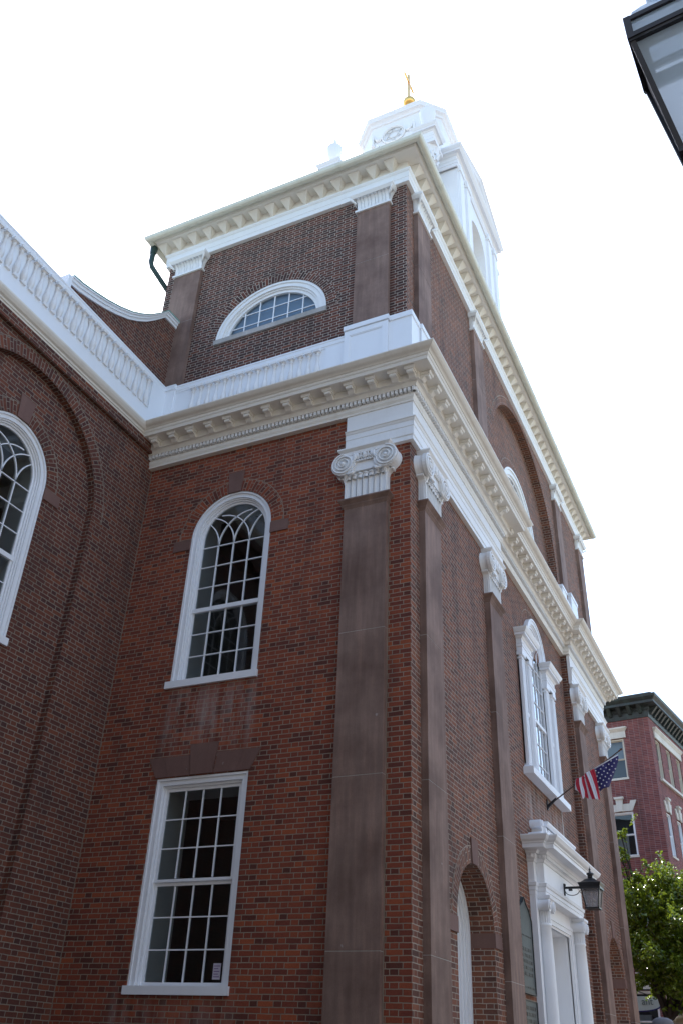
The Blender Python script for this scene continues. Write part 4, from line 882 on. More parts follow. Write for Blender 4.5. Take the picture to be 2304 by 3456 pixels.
mb = MB(); mb.add([(px1 - 0.55, BY - 1, 20), (px1 - 0.55, BY + 1, 20), (px1 - 0.55, BY + 1, 24), (px1 - 0.55, BY - 1, 24)], [(0, 1, 2, 3)]); mb.box(px1 - 0.56, px1 - 0.5, BY - 1, BY + 1, 22.9, 23.0); bs('arch_back', mb, BOUNCE_CREAM)
mb = MB(); BE = [(0, 24.3), (0.04, 24.3), (0.04, 24.42), (0.055, 24.43), (0.055, 24.52), (0.08, 24.56), (0.02, 24.57), (0.02, 24.78), (0.05, 24.80), (0.08, 24.84), (0.17, 24.85), (0.17, 24.91), (0.19, 24.93), (0.24, 25.0), (0.25, 25.04), (0, 25.06)]
bp = [(px1, BY - 2.0), (px1, BY + 2.0), (px0 - 0.1, BY + 2.0), (px0 - 0.1, BY + 2.45), (BX - 1.3, BY + 2.45), (BX - 1.3, BY + 1.95), (BX - 1.95, BY + 1.95), (BX - 1.95, BY - 1.95), (BX - 1.3, BY - 1.95), (BX - 1.3, BY - 2.45), (px0 - 0.1, BY - 2.45), (px0 - 0.1, BY - 2.0)]
mb.sweep(BE, bp, closed=True)
for sx in (-1, 1):
    for sy in (-1, 1):
        c = (BX + (1.62 if sx > 0 else -1.48), BY + sy * 2.83); h = 0.24; BE2 = [(p * 0.68, z) for p, z in BE]; mb.sweep(BE2, [(c[0] - h, c[1] - h), (c[0] + h, c[1] - h), (c[0] + h, c[1] + h), (c[0] - h, c[1] + h)], closed=True); mb.box(c[0] - h + .003, c[0] + h - .003, c[1] - h + .003, c[1] + h - .003, 24.303, 25.055)
bs('belfry_cornice', mb, WHITE2)
mb = MB()                                      # raking pediment and gable
for s in (-1, 1):
    A_ = (BY + s * 2.15, 25.05); B_ = (BY, 26.0); prof = [(0.0, -0.22), (0.07, -0.2), (0.17, -0.12), (0.19, -0.06), (0.25, 0.0), (0, 0.02)]
    vs = [(px1 + p, y, z + q) for (y, z) in (A_, B_) for p, q in prof]; m_ = len(prof); mb.add(vs, [(j, j + 1, m_ + j + 1, m_ + j) for j in range(m_ - 1)])
    mb.add([(px1 + 0.25, A_[0], A_[1]), (px1 + 0.25, BY, 26.0), (BX, BY, 26.0), (BX, A_[0], A_[1])], [(0, 1, 2, 3)])
    mb.add([(px1 + p, A_[0], A_[1] + q) for p, q in prof], [tuple(range(m_))])
mb.add([(px1, BY - 2.1, 25.0), (px1, BY + 2.1, 25.0), (px1, BY, 25.98)], [(0, 1, 2)]); bs('pediment', mb, WHITE2)
cm = MB(); cm.lathe([(0.28, 0), (0.28, 0.12), (0.23, 0.2), (0.22, 0.3), (0.22, 1.5), (0.21, 3.0), (0.19, 3.62), (0.21, 3.66)], 0, 0, 20)
cm.lathe([(0.23, 3.66), (0.24, 3.9), (0.30, 4.1), (0.33, 4.2)], 0, 0, 20)
for kk, (zz, n) in enumerate(((3.7, 8), (3.9, 8))):
    for i in range(n): a = 2 * math.pi * (i + kk * 0.5) / n; cm.tube([(0.24 * math.cos(a), 0.24 * math.sin(a), zz), (0.29 * math.cos(a), 0.29 * math.sin(a), zz + 0.18), (0.35 * math.cos(a), 0.35 * math.sin(a), zz + 0.2)], [0.06, 0.05, 0.02], 6)
cm.box(-0.33, 0.33, -0.33, 0.33, 4.2, 4.31)
um = MB(); um.lathe([(0.16, 0), (0.16, 0.08), (0.08, 0.14), (0.06, 0.26), (0.075, 0.3), (0.15, 0.46), (0.215, 0.72), (0.24, 0.92), (0.235, 1.0), (0.25, 1.03), (0.2, 1.08), (0.11, 1.16), (0.06, 1.26), (0.035, 1.32), (0.06, 1.38), (0.045, 1.46), (0.008, 1.64)], 0, 0, 20); um.box(-0.24, 0.24, -0.24, 0.24, -0.04, 0.04)
cc0 = uu0 = None
for sx in (1, -1):
    for sy in (-1, 1):
        c = (BX + (1.62 if sx > 0 else -1.48), BY + sy * 2.83)
        if cc0 is None: cc0 = bs('column', cm, WHITE2, loc=(*c, 20.0)); uu0 = bs('urn', um, WHITE2, loc=(*c, 25.08))
        else: dup(cc0, (*c, 20.0), 0); dup(uu0, (*c, 25.08), 0)
# drum with medallion, dome, ball and cross
H_, K_ = 1.42, 0.86
oct_ = lambda e: [(BX - K_, BY - H_ - e), (BX + K_, BY - H_ - e), (BX + H_ + e, BY - K_), (BX + H_ + e, BY + K_), (BX + K_, BY + H_ + e), (BX - K_, BY + H_ + e), (BX - H_ - e, BY + K_), (BX - H_ - e, BY - K_)]
mb = MB(); mb.prismz(oct_(0), 25.0, 29.0)
for i in range(8):
    a, b = oct_(0.0)[i], oct_(0.0)[(i + 1) % 8]
mb.sweep([(0, 28.62), (0.05, 28.64), (0.06, 28.72), (0.09, 28.76), (0.16, 28.80), (0.16, 28.86), (0.2, 28.95), (0.2, 28.99), (0, 29.02)], oct_(0), closed=True); mb.sweep([(0, 26.9), (0.04, 26.92), (0.06, 27.0), (0, 27.02)], oct_(0), closed=True)
bs('drum', mb, WHITE2)
mb = MB(); yy = BY - H_ - 0.01; mc = (-3.02, 27.92); rw, rh = 0.40, 0.40
for q, rr in ((1.0, 0.035), (0.86, 0.018)): mb.tube([(mc[0] + rw * q * math.cos(t), yy - 0.02, mc[1] + rh * q * math.sin(t)) for t in [2 * math.pi * i / 36 for i in range(36)]], rr, 6, closed=True)
for o_ in (0, math.pi): mb.tube([(mc[0] + 0.30 * math.cos(o_ + math.pi / 2 + 2 * math.pi * i / 3), yy - 0.015, mc[1] + 0.30 * math.sin(o_ + math.pi / 2 + 2 * math.pi * i / 3)) for i in range(3)], 0.018, 5, closed=True)
for s in (-1, 1):
    mb.tube([(mc[0] + s * (0.42 + 0.28 * t), yy - 0.02, mc[1] + 0.05 - 0.2 * math.sin(math.pi * t) + 0.18 * t) for t in [i / 10 for i in range(11)]], [0.02 + 0.04 * math.sin(math.pi * i / 10) for i in range(11)], 6)
    mb.tube([(mc[0] + s * 0.72, yy - 0.02, mc[1] + 0.28), (mc[0] + s * 0.73, yy - 0.03, mc[1] + 0.1), (mc[0] + s * 0.73, yy - 0.03, mc[1] - 0.15), (mc[0] + s * 0.73, yy - 0.03, mc[1] - 0.3)], [0.04, 0.05, 0.045, 0.07], 6)
bs('medallion', mb, WHITE)
mb = MB(); mb.lathe([(1.25, 29.0), (1.25, 29.25), (1.2, 29.3), (1.05, 29.9), (0.75, 30.45), (0.35, 30.85), (0.2, 30.95), (0.2, 31.2), (0.1, 31.3)], BX, BY, 24); bs('dome', mb, COPPER)
mb = MB(); mb.sphere((BX, BY - 0.15, 31.48), 0.235, 12); bs('gilt_ball', mb, GOLD)
mb = MB(); cy = BY - 0.19; mb.tube([(BX, cy, 31.6), (BX, cy, 31.8)], [0.08, 0.045], 10); mb.box(BX - 0.035, BX + 0.035, cy - 0.045, cy + 0.045, 31.7, 33.15); mb.box(BX - 0.03, BX + 0.03, cy - 0.44, cy + 0.44, 32.62, 32.72); bs('gilt_cross', mb, GOLD)
# ------------------------------------------------------------------ flag on its pole
FP = empty('flag_pole', (CR, 7.98, 6.26), 'slim dark flag pole slanting out from a wall bracket under the three-part window', 'flag pole')
mb = MB(); mb.box(CR, CR + 0.02, 7.94, 8.02, 6.15, 6.36); mb.tube([(CR + 0.01, 7.98, 6.24), (CR + 0.05, 7.978, 6.25), (CR + 0.2, 7.97, 6.37)], [0.03, 0.03, 0.024], 10); mb.tube([(CR + 0.01, 7.98, 6.17), (CR + 0.07, 7.98, 6.27)], 0.012, 6); obj('bracket', mb, IRON, FP)
mb = MB(); pa, pb = Vector((CR + 0.03, 7.98, 6.245)), Vector((1.40, 7.915, 7.192)); mb.tube([pa, pa.lerp(pb, 0.5), pb], [0.014, 0.013, 0.011], 10); obj('pole', mb, M('brown_wood', (0.07, 0.035, 0.025), 0.5), FP)
mb = MB(); dv = (pb - pa).normalized(); mb.tube([pb, pb + dv * 0.02, pb + dv * 0.04, pb + dv * 0.08, pb + dv * 0.10], [0.012, 0.02, 0.012, 0.024, 0.01], 8); mb.tube([pb + dv * 0.05 + Vector((0, -0.03, 0.02)), pb + dv * 0.07, pb + dv * 0.05 + Vector((0, 0.03, 0.02))], [0.006, 0.014, 0.006], 6); obj('finial', mb, M('bronze_finial', (0.12, 0.06, 0.04), 0.4, 0.5, 0.6), FP)
RED = M('flag_red', (0.50, 0.022, 0.045), 0.7); FWH = M('flag_white', (0.72, 0.70, 0.72), 0.7); BLU = M('flag_blue', (0.03, 0.025, 0.12), 0.7)
def curve(pts, n):
    out = []; m = len(pts) - 1
    for i in range(n + 1):
        t = i / n * m; k_ = min(int(t), m - 1); f = t - k_; p0 = pts[max(k_ - 1, 0)]; p1 = pts[k_]; p2 = pts[k_ + 1]; p3 = pts[min(k_ + 2, m)]
        out.append(tuple(0.5 * (2 * b + (c - a) * f + (2 * a - 5 * b + 4 * c - d) * f * f + (3 * b - a - 3 * c + d) * f ** 3) for a, b, c, d in zip(p0, p1, p2, p3)))
    return out
SBD = [[(0.872, 6.89), (0.898, 6.801), (0.917, 6.598), (0.93, 6.278)], [(0.785, 6.85), (0.829, 6.698), (0.87, 6.494), (0.904, 6.266)], [(0.709, 6.817), (0.759, 6.653), (0.803, 6.464), (0.845, 6.277)], [(0.677, 6.794), (0.7, 6.636), (0.736, 6.441), (0.773, 6.293)], [(0.658, 6.777), (0.672, 6.639), (0.688, 6.458), (0.701, 6.316)], [(0.611, 6.752), (0.612, 6.622), (0.64, 6.476), (0.637, 6.349)], [(0.565, 6.727), (0.56, 6.612), (0.577, 6.431), (0.599, 6.295)], [(0.5, 6.725), (0.481, 6.618), (0.499, 6.509), (0.544, 6.455)], [(0.471, 6.655), (0.459, 6.576), (0.457, 6.533), (0.456, 6.512)]]
SYO = [0.0, -0.03, -0.055, 0.0, 0.05, 0.0, -0.04, 0.01, 0.05]
CAN = [[(1.386, 7.129), (1.38, 7.049), (1.315, 6.895), (1.12, 6.518)], [(1.129, 7.006), (1.136, 6.882), (1.094, 6.712), (1.031, 6.475)], [(0.878, 6.882), (0.905, 6.8), (0.917, 6.598), (0.944, 6.432)]]
STR = [(1.346, 7.037), (1.288, 6.966), (1.241, 6.902), (1.295, 6.853), (1.237, 7.011), (1.183, 6.946), (1.125, 6.879), (1.187, 6.834), (1.251, 6.782), (1.069, 6.924), (1.016, 6.863), (1.077, 6.811), (1.14, 6.766), (1.2, 6.714), (0.91, 6.843), (0.965, 6.795), (1.027, 6.747), (1.092, 6.698), (1.156, 6.65), (0.925, 6.73), (0.984, 6.68), (1.045, 6.63), (1.107, 6.583), (0.934, 6.614), (0.999, 6.563), (1.06, 6.517), (0.95, 6.499)]
mb = MB(); FY = 7.92
cols = [curve([(a, FY + o * (0.3 + 0.25 * j), b) for j, (a, b) in enumerate(c)], 18) for c, o in zip(SBD, SYO)]
for i in range(8):
    mb.cm = 0 if i % 2 == 0 else 1
    mid = [tuple((p + q) / 2 + (0.012 if k_ == 1 else 0) for k_, (p, q) in enumerate(zip(u, v))) for u, v in zip(cols[i], cols[i + 1])]
    mb.strip(cols[i], mid); mb.strip(mid, cols[i + 1])
ccol = [curve([(a, FY + 0.004 + o * j, b) for j, (a, b) in enumerate(c)], 18) for c, o in zip(CAN, (0.02, -0.02, 0.0))]
mb.cm = 2
for i in range(2): mb.strip(ccol[i], ccol[i + 1])
mb.cm = 1; mb.strip([(0.872, FY - 0.006, 6.893), (1.386, FY - 0.006, 7.136)], [(0.882, FY - 0.006, 6.872), (1.39, FY - 0.006, 7.116)])
def cany(x, z): t = min(1, max(0, (7.13 - z) / 0.6)); u = min(1, max(0, (x - 0.9) / 0.4)); return FY + 0.004 - 0.06 * t * math.sin(math.pi * u) * 0.9 + 0.05 * t * (u > 0.9) - 0.012
for (x, z) in STR:
    y = cany(x, z) - 0.008; r = 0.020; mb.add([(x, y, z)] + [(x + (r if q % 2 == 0 else r * 0.42) * math.sin(q * math.pi / 5 + 0.4), y, z + (r if q % 2 == 0 else r * 0.42) * math.cos(q * math.pi / 5 + 0.4)) for q in range(10)], [(0, q + 1, (q + 1) % 10 + 1) for q in range(10)])
for k_ in range(len(mb.f)): mb.sm.add(k_)
fl = obj('flag', mb, [RED, FWH, BLU]); tag(fl, 'small flag of stars and red and white stripes hanging from a slanting pole', 'flag')
sm_ = fl.modifiers.new('cloth', 'SOLIDIFY'); sm_.thickness = 0.003
SGL = bpy.data.materials.new('frosted_lamp_glass'); SGL.use_nodes = True; t_ = SGL.node_tree; bs_ = t_.nodes['Principled BSDF']; bs_.inputs['Base Color'].default_value = (0.62, 0.72, 0.8, 1); bs_.inputs['Roughness'].default_value = 0.25
tr_ = t_.nodes.new('ShaderNodeBsdfTranslucent'); tr_.inputs[0].default_value = (0.7, 0.82, 0.92, 1); tp_ = t_.nodes.new('ShaderNodeBsdfTransparent'); m1 = t_.nodes.new('ShaderNodeMixShader'); m2_ = t_.nodes.new('ShaderNodeMixShader'); m1.inputs[0].default_value = 0.6; m2_.inputs[0].default_value = 0.25
t_.links.new(bs_.outputs[0], m1.inputs[1]); t_.links.new(tr_.outputs[0], m1.inputs[2]); t_.links.new(m1.outputs[0], m2_.inputs[1]); t_.links.new(tp_.outputs[0], m2_.inputs[2]); t_.links.new(m2_.outputs[0], t_.nodes['Material Output'].inputs[0])
HAZE = SGL.copy(); HAZE.name = 'dusty_lantern_glass'
for nd in HAZE.node_tree.nodes:
    if nd.type == 'BSDF_PRINCIPLED': nd.inputs['Base Color'].default_value = (0.42, 0.4, 0.42, 1)
    if nd.type == 'BSDF_TRANSLUCENT': nd.inputs[0].default_value = (0.4, 0.39, 0.41, 1)
    if nd.type == 'MIX_SHADER' and abs(nd.inputs[0].default_value - 0.25) < 1e-4: nd.inputs[0].default_value = 0.55
# ------------------------------------------------------------------ wall lantern over the door
LX, LYY = 0.62, 7.70
WL = empty('wall_lantern', (0.10, LYY, 4.6), 'black four-sided wall lantern on an iron arm above the white doorway', 'lantern')
mb = MB(); mb.box(0.10, 0.125, LYY - 0.02, LYY + 0.02, 4.49, 4.70); mb.tube([(0.03, LYY, 4.672), (0.14, LYY, 4.672)], 0.022, 8); mb.box(0.12, LX - 0.15, LYY - 0.016, LYY + 0.016, 4.605, 4.645)
mb.tube([(0.125 + 0.13 * (1 - math.cos(t)), LYY, 4.565 - 0.075 * math.sin(t * 1.0)) for t in [math.pi * i / 14 for i in range(15)]], 0.007, 6); mb.box(0.19, 0.26, LYY - 0.02, LYY + 0.02, 4.57, 4.60)
mb.tube([(LX - 0.2 + 0.022 * math.cos(t), LYY, 4.55 + 0.022 * math.sin(t)) for t in [i * 0.4 for i in range(13)]], 0.005, 5); obj('bracket', mb, BLACK, WL)
mb = MB(); bt, bb, zt, zb = 0.165, 0.108, 4.585, 4.25
for sx in (-1, 1):
    for sy in (-1, 1): mb.tube([(LX + sx * bb, LYY + sy * bb, zb), (LX + sx * bt, LYY + sy * bt, zt)], 0.013, 4, smooth=False)
for q, z0, z1 in ((0.18, 4.575, 4.61), (0.118, 4.235, 4.262)):
    for s in (-1, 1): mb.box(LX - q, LX + q, LYY + s * q - 0.012, LYY + s * q + 0.012, z0, z1); mb.box(LX + s * q - 0.012, LX + s * q + 0.012, LYY - q - 0.011, LYY + q + 0.011, z0 + 0.001, z1 - 0.001)
mb.box(LX - 0.11, LX + 0.11, LYY - 0.11, LYY + 0.11, 4.237, 4.246)
obj('lantern_frame', mb, BLACK, WL)
mb = MB(); P4 = [(0.185, 4.61), (0.21, 4.672), (0.21, 4.682), (0.165, 4.695), (0.13, 4.72), (0.09, 4.755), (0.045, 4.775), (0.045, 4.82)]
mb.lathe([(r * 1.4142, z) for r, z in P4], LX, LYY, 4, math.pi / 4, smooth=False); mb.lathe([(0.045, 4.82), (0.075, 4.855), (0.06, 4.87), (0.03, 4.88), (0.02, 4.90), (0.012, 4.91), (0.022, 4.935), (0.014, 4.95), (0.006, 4.96), (0.005, 4.988)], LX, LYY, 10); obj('lantern_roof', mb, BLACK, WL)
mb = MB()
for a in range(4):
    c_, s_ = math.cos(a * R90), math.sin(a * R90); rot = lambda x, y: (LX + c_ * x - s_ * y, LYY + s_ * x + c_ * y)
    mb.add([(*rot(-bb, -bb), zb), (*rot(bb, -bb), zb), (*rot(bt, -bt), zt), (*rot(-bt, -bt), zt)], [(0, 1, 2, 3)])
obj('lantern_pane', mb, HAZE, WL)
mb = MB(); CANDLE = M('candle_sleeve', (0.45, 0.4, 0.36), 0.5)
for (a, b) in ((-0.04, 0), (0.03, 0.03), (0.02, -0.045)): mb.tube([(LX + a, LYY + b, 4.25), (LX + a, LYY + b, 4.35)], 0.012, 8); mb.sphere((LX + a, LYY + b, 4.39), 0.018, 6, 1, 1, 1.8)
obj('candle_bulb', mb, CANDLE, WL)
# ------------------------------------------------------------------ street lamp close to the viewer (lantern at the upper right edge)
SX, SY, TH = 4.2505, -7.906, 0.1385
LT, LB_, wb = 5.267, 4.573, 0.048            # underside of the band, foot of the lantern
SLM = empty('street_lamp', (SX, SY, GZ), 'large dark iron street lantern seen from below at the upper right edge', 'street lamp', rz=math.radians(-4.9))
A_ = lambda n, m_, mt: obj(n, m_, mt, SLM, world=False)
z_ = lambda z: z - GZ
mb = MB()
def bar(p, q, r): mb.tube([p, q], r, 4, smooth=False)
for s in (-1, 1):
    h = TH
    for z0, z1, t in ((z_(LT + 0.122), z_(LT + 0.15), 0.012), (z_(LT), z_(LT + 0.03), 0.012)):
        mb.box(-h, h, s * (h - t) - t, s * (h - t) + t, z0, z1); mb.box(s * (h - t) - t, s * (h - t) + t, -h + .001, h - .001, z0 + .001, z1 - .001)
    for s2 in (-1, 1): mb.box(s * (h - 0.014) - 0.0145, s * (h - 0.014) + 0.0145, s2 * (h - 0.014) - 0.0145, s2 * (h - 0.014) + 0.0145, z_(LT - 0.002), z_(LT + 0.153)); bar((s * wb, s2 * wb, z_(LB_)), (s * (TH - 0.016), s2 * (TH - 0.016), z_(LT)), 0.015)
    mb.box(-h + .003, h - .003, s * (h - 0.036) - 0.032, s * (h - 0.036) + 0.032, z_(LT - 0.02), z_(LT - 0.001)); mb.box(s * (h - 0.036) - 0.032, s * (h - 0.036) + 0.032, -h + .004, h - .004, z_(LT - 0.019), z_(LT - 0.002))
    mb.box(-wb - .012, wb + .012, s * wb - 0.012, s * wb + 0.012, z_(LB_) - 0.015, z_(LB_) + 0.015); mb.box(s * wb - 0.012, s * wb + 0.012, -wb - .011, wb + .011, z_(LB_) - 0.014, z_(LB_) + 0.014)
A_('lantern_frame', mb, IRON)
mb = MB(); sd_ = MB()
for a in range(4):
    c_, s_ = math.cos(a * R90), math.sin(a * R90); rt = lambda x, y: (c_ * x - s_ * y, s_ * x + c_ * y); o_ = 0.02
    (sd_ if a == 3 else mb).add([(*rt(-wb, -wb), z_(LB_)), (*rt(wb, -wb), z_(LB_)), (*rt(TH - o_, -TH + o_), z_(LT)), (*rt(-TH + o_, -TH + o_), z_(LT))], [(0, 1, 2, 3)]); mb.add([(*rt(-TH + .012, -TH + .012), z_(LT + .02)), (*rt(TH - .012, -TH + .012), z_(LT + .02)), (*rt(TH - .012, -TH + .012), z_(LT + .13)), (*rt(-TH + .012, -TH + .012), z_(LT + .13))], [(0, 1, 2, 3)])
A_('lantern_pane', mb, SGL); A_('lantern_darkened_pane', sd_, IRON)  # glass on this side made opaque dark, painting in its lack of light
mb = MB(); R4 = lambda L: [(r * 1.4142, z_(z)) for r, z in L]; mb.lathe(R4(((0.115, LT + .15), (0.10, LT + .23), (0.06, LT + .31), (0.035, LT + .35), (0.035, LT + .40), (0.015, LT + .43))), 0, 0, 4, math.pi / 4, smooth=False); mb.lathe([(0.02, z_(LT + .42)), (0.035, z_(LT + .46)), (0.006, z_(LT + .55))], 0, 0, 10); A_('lantern_roof', mb, SGL)
mb = MB(); zb_ = z_(LB_); mb.lathe([(0.16, 0), (0.16, 0.5), (0.1, 0.6), (0.075, 0.9), (0.06, 2.9), (0.075, 3.0), (0.05, 3.1), (0.04, zb_ - 0.1), (0.06, zb_ - 0.012)], 0, 0, 14); A_('lamp_post', mb, IRON)
# ------------------------------------------------------------------ apartment house beyond
AO = (0.076, 26.461); RA, RB = math.radians(-8.5), math.radians(81.5)
AP = empty('apartment_house', (*AO, GZ), 'dark red brick apartment house with pale stone lintels and a dark bracketed cornice', 'apartment house', rz=RA)
def apA(n, m_, mt): return obj(n, m_, mt, AP, loc=(*AO, 0), rz=RA)
def apB(n, m_, mt): return obj(n, m_, mt, AP, loc=(*AO, 0), rz=RB)
FL = [(11.83, 13.46, 'top'), (8.86, 10.54, 'key'), (5.75, 7.45, 'key'), (2.4, 4.3, 'key')]
WAx = [-1.6, -4.8]; WBx = [0.93 + 1.47 * i for i in range(9)]
def rect(c, w, a, b): return [(c - w / 2, a), (c - w / 2, b), (c + w / 2, b), (c + w / 2, a)]
mb = MB(); H = [rect(c, 0.98, a, b) for c in WAx for a, b, t in FL]; mb.sheet([(-8, GZ), (0, GZ), (0, 14.6), (-8, 14.6)], H); [mb.reveal(h, 0, 0.14) for h in H]; apA('wall', mb, BRK_APT)
mb = MB(); H = [rect(c, 0.68, a, b) for c in WBx for a, b, t in FL]; mb.sheet([(0, GZ), (14, GZ), (14, 14.6), (0, 14.6)], H); [mb.reveal(h, 0, 0.14) for h in H]; apB('wall', mb, BRK_APT)
def keylintel(mb, c, z, w):
    k_ = w / 0.98; mb.prism([(c - 0.48 * k_, z), (c - 0.68 * k_, z + 0.40), (c - 0.44 * k_, z + 0.40), (c - 0.40 * k_, z + 0.28), (c + 0.40 * k_, z + 0.28), (c + 0.44 * k_, z + 0.40), (c + 0.68 * k_, z + 0.40), (c + 0.48 * k_, z)], -0.04, 0.02)
    mb.prism([(c - 0.09, z + 0.0), (c + 0.09, z + 0.0), (c + 0.14, z + 0.47), (c - 0.14, z + 0.47)], -0.09, 0.02); mb.prism([(c - 0.17, z + 0.47), (c - 0.19, z + 0.56), (c + 0.19, z + 0.56), (c + 0.17, z + 0.47)], -0.13, 0.02)
DIMR = M('dim_room', (0.09, 0.10, 0.10), 0.9); CURTN = M('pale_curtain', (0.5, 0.48, 0.44), 0.9); TRIMC = paint_mat('tan_frame', (0.62, 0.55, 0.44), amt=0.2)
first = {}
for side, xs, w, rz in (('A', WAx, 0.98, RA), ('B', WBx, 0.68, RB)):
    ap = apA if side == 'A' else apB
    for fi, (a, b, t) in enumerate(FL):
        for c in xs:
            W_ = sash_window(AP, 0, a + 0.01, b - 0.01, w - 0.01, 1, 1, (AO[0] + c * math.cos(rz), AO[1] + c * math.sin(rz), 0), rz, 'window', cas=(0.07 if t == 'key' else 0.06) * (1 if side == 'A' else 0.7), y=0.04, mat=(TRIMC if t == 'top' else WHITE2), sill=(0.02, 0.1), glass=GLASS, lite=True, sillmat=LIME)
            mb = MB(); mb.box(-w / 2, w / 2, 0.6, 2.2, a - 0.2, b + 0.2); sub('dim_room', mb, DIMR, W_)
            mb = MB()
            for i in range(9): x = -w / 2 + 0.1 + i * (w * 0.5) / 9; mb.tube([(x, 0.3, a + 0.1), (x + 0.01, 0.3, b - 0.75)], 0.045, 6)
            lm = MB()
            if t == 'key': keylintel(lm, 0, b + 0.005, w); sub('lintel', lm, LIME, W_)
            elif side == 'A': lm.box(-0.6, 0.6, -0.05, 0.02, 13.47, 13.74); lm.taper((-0.6, 0.6, -0.06, 0.02), (-0.67, 0.67, -0.14, 0.02), 13.74, 13.84); lm.box(-0.68, 0.68, -0.15, 0.02, 13.84, 13.90); sub('lintel', lm, LIME, W_)
            if t == 'key' and side == 'A': sub('curtain', mb, CURTN, W_)
            elif t == 'top' and side == 'A':
                mb = MB(); mb.sheet([(-w / 2, b - 0.95), (w / 2, b - 0.75), (w / 2, b), (-w / 2, b)], y=0.25); sub('blind', mb, CURT, W_)
    if side == 'B':
        for g in (0, 3, 6):
            u0, u1 = xs[g] - 0.42, xs[min(g + 2, len(xs) - 1)] + 0.42; mb = MB(); mb.box(u0, u1, -0.05, 0.02, 13.47, 13.74); mb.taper((u0, u1, -0.06, 0.02), (u0 - 0.04, u1 + 0.04, -0.13, 0.02), 13.74, 13.84); mb.box(u0 - 0.05, u1 + 0.05, -0.14, 0.02, 13.84, 13.9); apB('long_lintel', mb, LIME)
            mb = MB(); mb.box(u0, u1, -0.1, 0.1, 11.71, 11.815); apB('long_sill', mb, LIME)
mb = MB(); cpath = [(-8, 0), (0, 0), (0, 14)]
mb.sweep([(0, 14.19), (0.03, 14.2), (0.05, 14.3), (0.06, 14.45), (0.10, 14.52), (0.10, 14.62), (0.16, 14.64), (0.42, 14.66), (0.42, 14.76), (0.46, 14.80), (0.54, 14.88), (0.56, 14.98), (0, 15.02)], cpath); apA('cornice', mb, DARKGREEN); 
acn = bpy.data.objects['cornice.001']; bm_ = MB(); bm_.taper((-0.07, 0.07, -0.12, 0.0), (-0.08, 0.08, -0.38, 0.0), 14.36, 14.65); b0 = None
for i in range(50):
    side = i < 34; q = 0.25 + (i if side else i - 34) * 0.42; p = (0, q) if side else (-q, 0)
    if b0 is None: b0 = obj('cornice_bracket', bm_, DARKGREEN, acn, world=False, loc=(p[0], p[1], 0), rz=R90)
    else: dup(b0, (p[0], p[1], 0), R90 if side else 0)
mb = MB(); mb.box(-8, 0.35, -0.35, 14, 15.0, 15.1); mb.box(-8, -0.4, 0.5, 13.8, GZ, 14.9); apA('roof', mb, SLATE)
# ------------------------------------------------------------------ foliage
LEAF = bpy.data.materials.new('leaf'); LEAF.use_nodes = True
def leaf_mat(m, c1, c2, rough=0.35):
    k = NT(m); info = k.n('ShaderNodeUVMap').outputs[0]; wn = k.n('ShaderNodeTexWhiteNoise', noise_dimensions='2D'); k.l(info, wn.inputs['Vector'])
    col = k.ramp(wn.outputs[0], [(0.0, c1), (1.0, c2)]); k.l(col, k.b.inputs['Base Color']); k.b.inputs['Roughness'].default_value = rough; k.b.inputs['Specular IOR Level'].default_value = 0.6
    tl = k.n('ShaderNodeBsdfTranslucent'); lum = k.mix(0.5, col, (0.34, 0.42, 0.04)); k.l(lum, tl.inputs[0]); mx = k.n('ShaderNodeMixShader'); mx.inputs[0].default_value = 0.22
    k.l(k.b.outputs[0], mx.inputs[1]); k.l(tl.outputs[0], mx.inputs[2]); k.l(mx.outputs[0], k.t.nodes['Material Output'].inputs[0])
leaf_mat(LEAF, (0.03, 0.065, 0.008), (0.16, 0.24, 0.015), 0.22)
def leaves(mb, centre, r, n, size, rnd, sq=0.75):
    for _ in range(n):
        while True:
            p = Vector((rnd.uniform(-1, 1), rnd.uniform(-1, 1), rnd.uniform(-1, 1)))
            if p.length < 1: break
        p = p.normalized() * (p.length ** 0.5); p = Vector((p.x * r, p.y * r, p.z * r * sq)) + Vector(centre)
        nrm = Vector((rnd.uniform(-1, 1), rnd.uniform(-1, 1), rnd.uniform(0.1, 1.3))).normalized(); a = nrm.orthogonal().normalized(); a.rotate(Matrix.Rotation(rnd.uniform(0, 6.28), 3, nrm)); b = nrm.cross(a)
        L = size * rnd.uniform(0.7, 1.3); Wd = L * 0.55; cid = rnd.random(), rnd.random()
        mb.add([p - a * L * .5, p - b * Wd * .5 + nrm * 0.12 * L, p + a * L * .5, p + b * Wd * .5 + nrm * 0.12 * L], [(0, 1, 2, 3)], False, [[cid] * 4])
